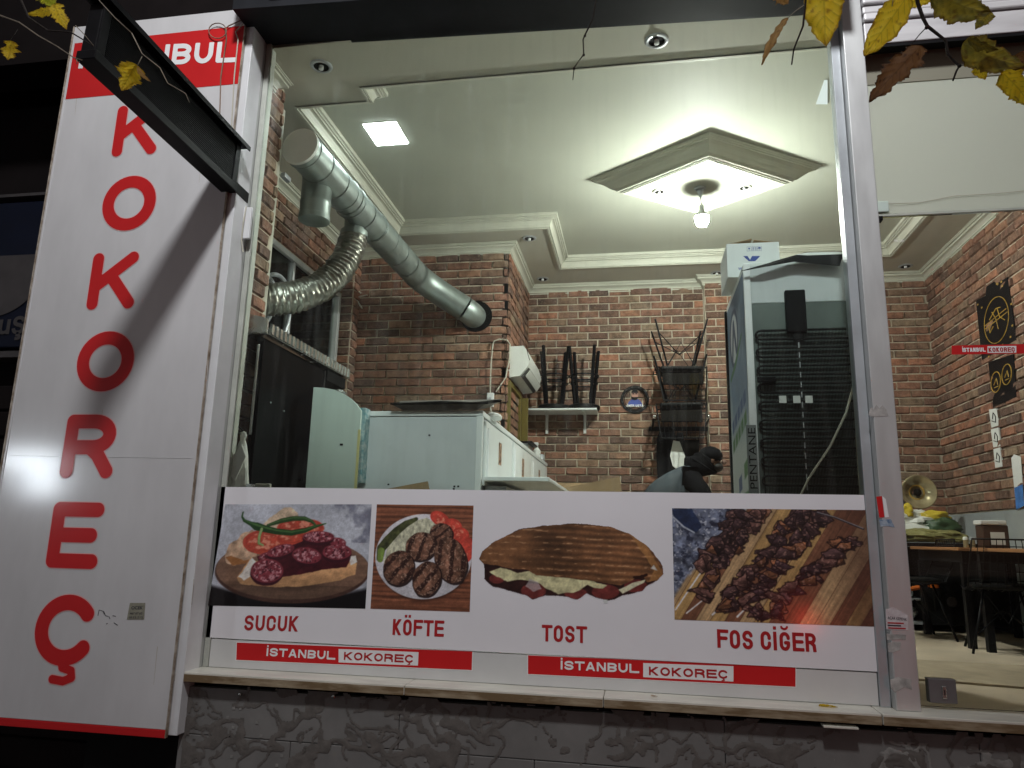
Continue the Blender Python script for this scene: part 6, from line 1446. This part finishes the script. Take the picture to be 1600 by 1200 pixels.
# ---- fallen leaf bits, twigs and leaves of the street tree --------------------------------------
def leafmat(name, a, b, edge):
    m = bpy.data.materials.new(name); m.use_nodes = True; t = m.node_tree; N = t.nodes; L = t.links; N.clear()
    at = N.new('ShaderNodeAttribute'); at.attribute_name = 'print'
    df = N.new('ShaderNodeBsdfPrincipled'); df.inputs['Roughness'].default_value = .62; df.inputs['Specular IOR Level'].default_value = .25
    tr = N.new('ShaderNodeBsdfTranslucent'); mx = N.new('ShaderNodeMixShader'); mx.inputs[0].default_value = .42
    L.new(at.outputs[0],df.inputs['Base Color']); L.new(at.outputs[0],tr.inputs[0]); L.new(df.outputs[0],mx.inputs[1]); L.new(tr.outputs[0],mx.inputs[2])
    o = N.new('ShaderNodeOutputMaterial'); L.new(mx.outputs[0],o.inputs[0]); m['cols'] = [*a,*b,*edge]; return m
M['leafy'] = leafmat('yellow leaf',(.84,.56,.02),(.88,.68,.05),(.30,.13,.02)); M['leafb'] = leafmat('brown leaf',(.15,.065,.025),(.24,.12,.05),(.05,.02,.012))
M['leafg'] = leafmat('olive green leaf',(.11,.11,.035),(.42,.32,.03),(.14,.07,.02)); M['leafo'] = leafmat('dry orange leaf',(.36,.18,.05),(.58,.36,.14),(.12,.05,.02)); M['leaflime'] = leafmat('lime leaf',(.30,.40,.02),(.56,.52,.03),(.25,.2,.02))
def leaf(name, base, tip, hw, mt, parent, curl=.25, twist=0, seed=0, jag=.14, lobes=0, fold=.3):
    """a curled blade from base to tip with an uneven edge, midrib and side veins"""
    base, tip = Vector(base), Vector(tip); ax = tip-base; L = ax.length; ax.normalize()
    vw = ((base+tip)/2).normalized(); sd = ax.cross(vw).normalized(); up = sd.cross(ax).normalized()
    if twist:
        m_ = Matrix.Rotation(R(twist),3,ax); sd = m_ @ sd; up = m_ @ up
    n, m = 54, 25; mb = MB(); cols = []; sg = 1 if seed % 2 else -1
    c = list(mt['cols']); ca, cb, ce = Vector(c[:3]), Vector(c[3:6]), Vector(c[6:])
    for i in range(n+1):
        s_ = i/n; wd = hw*(math.sin(PI*min(1,s_**.62))**.75+.02)
        for j in range(m):
            v = -1+2*j/(m-1); av = abs(v)
            k = max(0,(av-.45)/.55)
            e = 1+k*(jag*1.6*mnoise.noise(Vector((s_*7+seed,v,seed*1.7)))+jag*mnoise.noise(Vector((s_*22,v,seed)))+jag*.6*mnoise.noise(Vector((s_*60,v,seed+4))))
            if lobes: e += k*(lobes*abs(math.sin(s_*PI*3.2+.4))-lobes*.5)
            x = v*wd*e
            vein = abs(((s_*8-av*1.6)+20) % 1-.5)
            h = fold*.5*abs(x)*(1-.5*av)+curl*L*.5*math.sin(s_*PI)*sg-.05*hw*max(0,1-vein*7)+hw*.16*mnoise.noise(Vector((s_*3+seed,v*1.5,3)))+k*k*hw*.25*mnoise.noise(Vector((s_*9+seed,v*3,9)))
            mb.v.append(tuple(base+ax*(s_*L)+sd*x+up*h))
            q = .5+.5*mnoise.noise(Vector((s_*5+seed*3,v*2,1)))+.25*mnoise.noise(Vector((s_*19,v*6,seed)))
            col = ca.lerp(cb,min(1,max(0,q)))
            if av < .05 or vein < .06: col = col*.72
            w_ = min(1,max(0,(av-.80)/.2)+max(0,(s_-.82)/.2)+max(0,mnoise.noise(Vector((s_*11+seed*2,v*4,7)))-.38)*4); w_ *= .75
            cols.append((*col.lerp(ce,w_),1))
    for i in range(n):
        for j in range(m-1): mb.f.append((i*m+j,i*m+j+1,(i+1)*m+j+1,(i+1)*m+j))
    lf = obj(name, mb, mt, parent, smooth=True, fix=False)
    a = lf.data.color_attributes.new('print','FLOAT_COLOR','POINT'); a.data.foreach_set('color',np.array(cols,dtype=np.float32).ravel())
    return lf
LY = 1.45
def aL(px,py,Y=LY): return atY(px,py,Y)
def twig(t, pts, r0, r1, mt, Y=LY):
    n = len(pts); obj('twig', MB().tube([atY(p[0],p[1],p[2] if len(p) > 2 else Y) for p in pts],[r0+(r1-r0)*i/max(1,n-1) for i in range(n)],7), mt, t, smooth=True)
t = thing('tree_branch','leafy branch hanging into the top right corner over the door','branch',aL(1440,-120,1.3))
twig(t,[(1420,-90,1.4),(1434,5),(1442,28),(1449,41),(1463,52),(1478,64),(1481,84),(1490,95),(1499,103),(1494,112),(1489,126)],.0042,.0018,M['twig'])
twig(t,[(1448,42),(1436,55),(1422,72)],.0012,.0008,M['twig']); twig(t,[(1499,102),(1520,102),(1540,101)],.0012,.0008,M['cable']); twig(t,[(1398,-20),(1394,10)],.001,.0008,M['cable'])
for i,(pt) in enumerate(((1448,43),(1499,103),(1481,85),(1478,64))): obj('bud', MB().sphere(aL(*pt),.0042 if i < 2 else .003,8,6), M['twig'], t, smooth=True)
leaf('leaf',aL(1418,-6),aL(1350,88),.030,M['leafy'],t,.12,0,1,.10)
leaf('leaf',aL(1440,72),aL(1358,160),.028,M['leafb'],t,.10,20,4,.30)
leaf('leaf',aL(1440,-24,1.5),aL(1424,12,1.5),.034,M['leafy'],t,.1,0,3,.1)
leaf('leaf',aL(1458,-12),aL(1548,22),.036,M['leafg'],t,.15,-25,5,.20); leaf('leaf',aL(1547,18),aL(1524,46),.016,M['leafg'],t,.2,10,6,.2)
leaf('leaf',aL(1504,68,1.42),aL(1602,104,1.42),.034,M['leafg'],t,.16,-35,7,.16); leaf('leaf',aL(1512,62,1.40),aL(1560,78,1.38),.012,M['leafg'],t,.2,40,8,.25)
leaf('leaf',aL(1526,100),aL(1568,112),.014,M['leafg'],t,.2,20,9,.3); leaf('leaf',aL(1526,98),aL(1540,124),.014,M['leafy'],t,.1,0,10,.3)
leaf('leaf',aL(1566,112),aL(1612,168),.024,M['leafy'],t,.2,15,11,.2); leaf('leaf',aL(1586,86),aL(1606,110),.016,M['leafb'],t,.2,0,12,.3)
t = thing('tree_branch','thin twig with one broad yellow leaf hanging before the window mullion','branch',aL(1258,-110,1.3))
twig(t,[(1275,-80,1.4),(1259,0),(1255,40),(1247,60),(1240,78),(1237,101)],.0026,.0015,M['twig']); twig(t,[(1256,8),(1242,18),(1229,30)],.001,.0008,M['cable'])
lf_ = leaf('leaf',aL(1286,-42),aL(1290,72),.040,M['leafy'],t,.08,0,13,.12)
leaf('leaf',aL(1229,28),aL(1190,102),.012,M['leafo'],t,.12,45,14,.35); leaf('leaf',aL(1212,-12),aL(1232,6),.014,M['leafo'],t,.1,0,15,.3)
t = thing('tree_branch','bare thin twig hanging down in the middle above the window','branch',aL(930,-60,1.4))
twig(t,[(950,-60),(931,2),(926,30),(914,55),(911,62),(912,85),(897,106),(895,125)],.0022,.0011,M['twig'])
for pt in ((914,56),(912,86),(897,107)): obj('bud', MB().sphere(aL(*pt),.0032,8,6), M['twig'], t, smooth=True)
t = thing('tree_branch','pale twigs with small yellow leaves in the top left corner','branch',aL(-60,-60,1.4))
twig(t,[(-40,0),(0,24),(30,35),(60,56),(90,73),(115,90),(128,94)],.0020,.0013,M['twigpale']); twig(t,[(120,92),(120,100),(124,96)],.001,.0008,M['twigpale'])
twig(t,[(20,-30),(45,28),(75,48),(110,50),(130,62),(146,72)],.0034,.0012,M['twig']); twig(t,[(118,40),(130,52),(146,71)],.0012,.0009,M['twigpale']); twig(t,[(28,46),(14,66)],.001,.0008,M['twig'])
leaf('leaf',aL(66,-12),aL(86,12),.020,M['leaflime'],t,.1,0,16,.3,.2); leaf('leaf',aL(82,14),aL(40,22),.012,M['leafy'],t,.2,25,17,.3,.1); leaf('leaf',aL(84,6),aL(104,46),.018,M['leafy'],t,.1,0,18,.35,.35)
leaf('leaf',aL(18,64),aL(12,94),.016,M['leafy'],t,.15,10,19,.4,.35)
t = thing('tree_branch','fine pale twig with one yellow leaf across the black display box','branch',aL(150,-40,1.4))
twig(t,[(140,-30,1.7),(156,2,1.7),(180,28,1.7),(206,52,1.7)],.0016,.0012,M['twigpale'],1.7); twig(t,[(206,52),(222,84),(250,106),(262,130),(290,146),(296,160)],.0016,.0010,M['twigpale'],1.7); twig(t,[(222,88),(214,104)],.0012,.0009,M['twigpale'],1.7)
leaf('leaf',atY(212,100,1.7),atY(190,142,1.7),.028,M['leafy'],t,.12,0,21,.4,.35); leaf('leaf',atY(214,106,1.7),atY(236,128,1.7),.008,M['leafo'],t,.2,30,22,.3)
for lb,(x,y),s_,mt in (('fallen yellow leaf lying on the sill left of the mullion',(.74,3.33),.035,'leafy'),('tiny brown leaf scrap on the sill under the longer red strip',(.05,3.33),.014,'leafo')):
    lf = leaf('fallen_leaf',(x-s_,y,-.640),(x+s_,y-.01,-.640),s_*.5,M[mt],None,.05,80,23,.3,.2); 
    tag(lf,lb,'leaf')
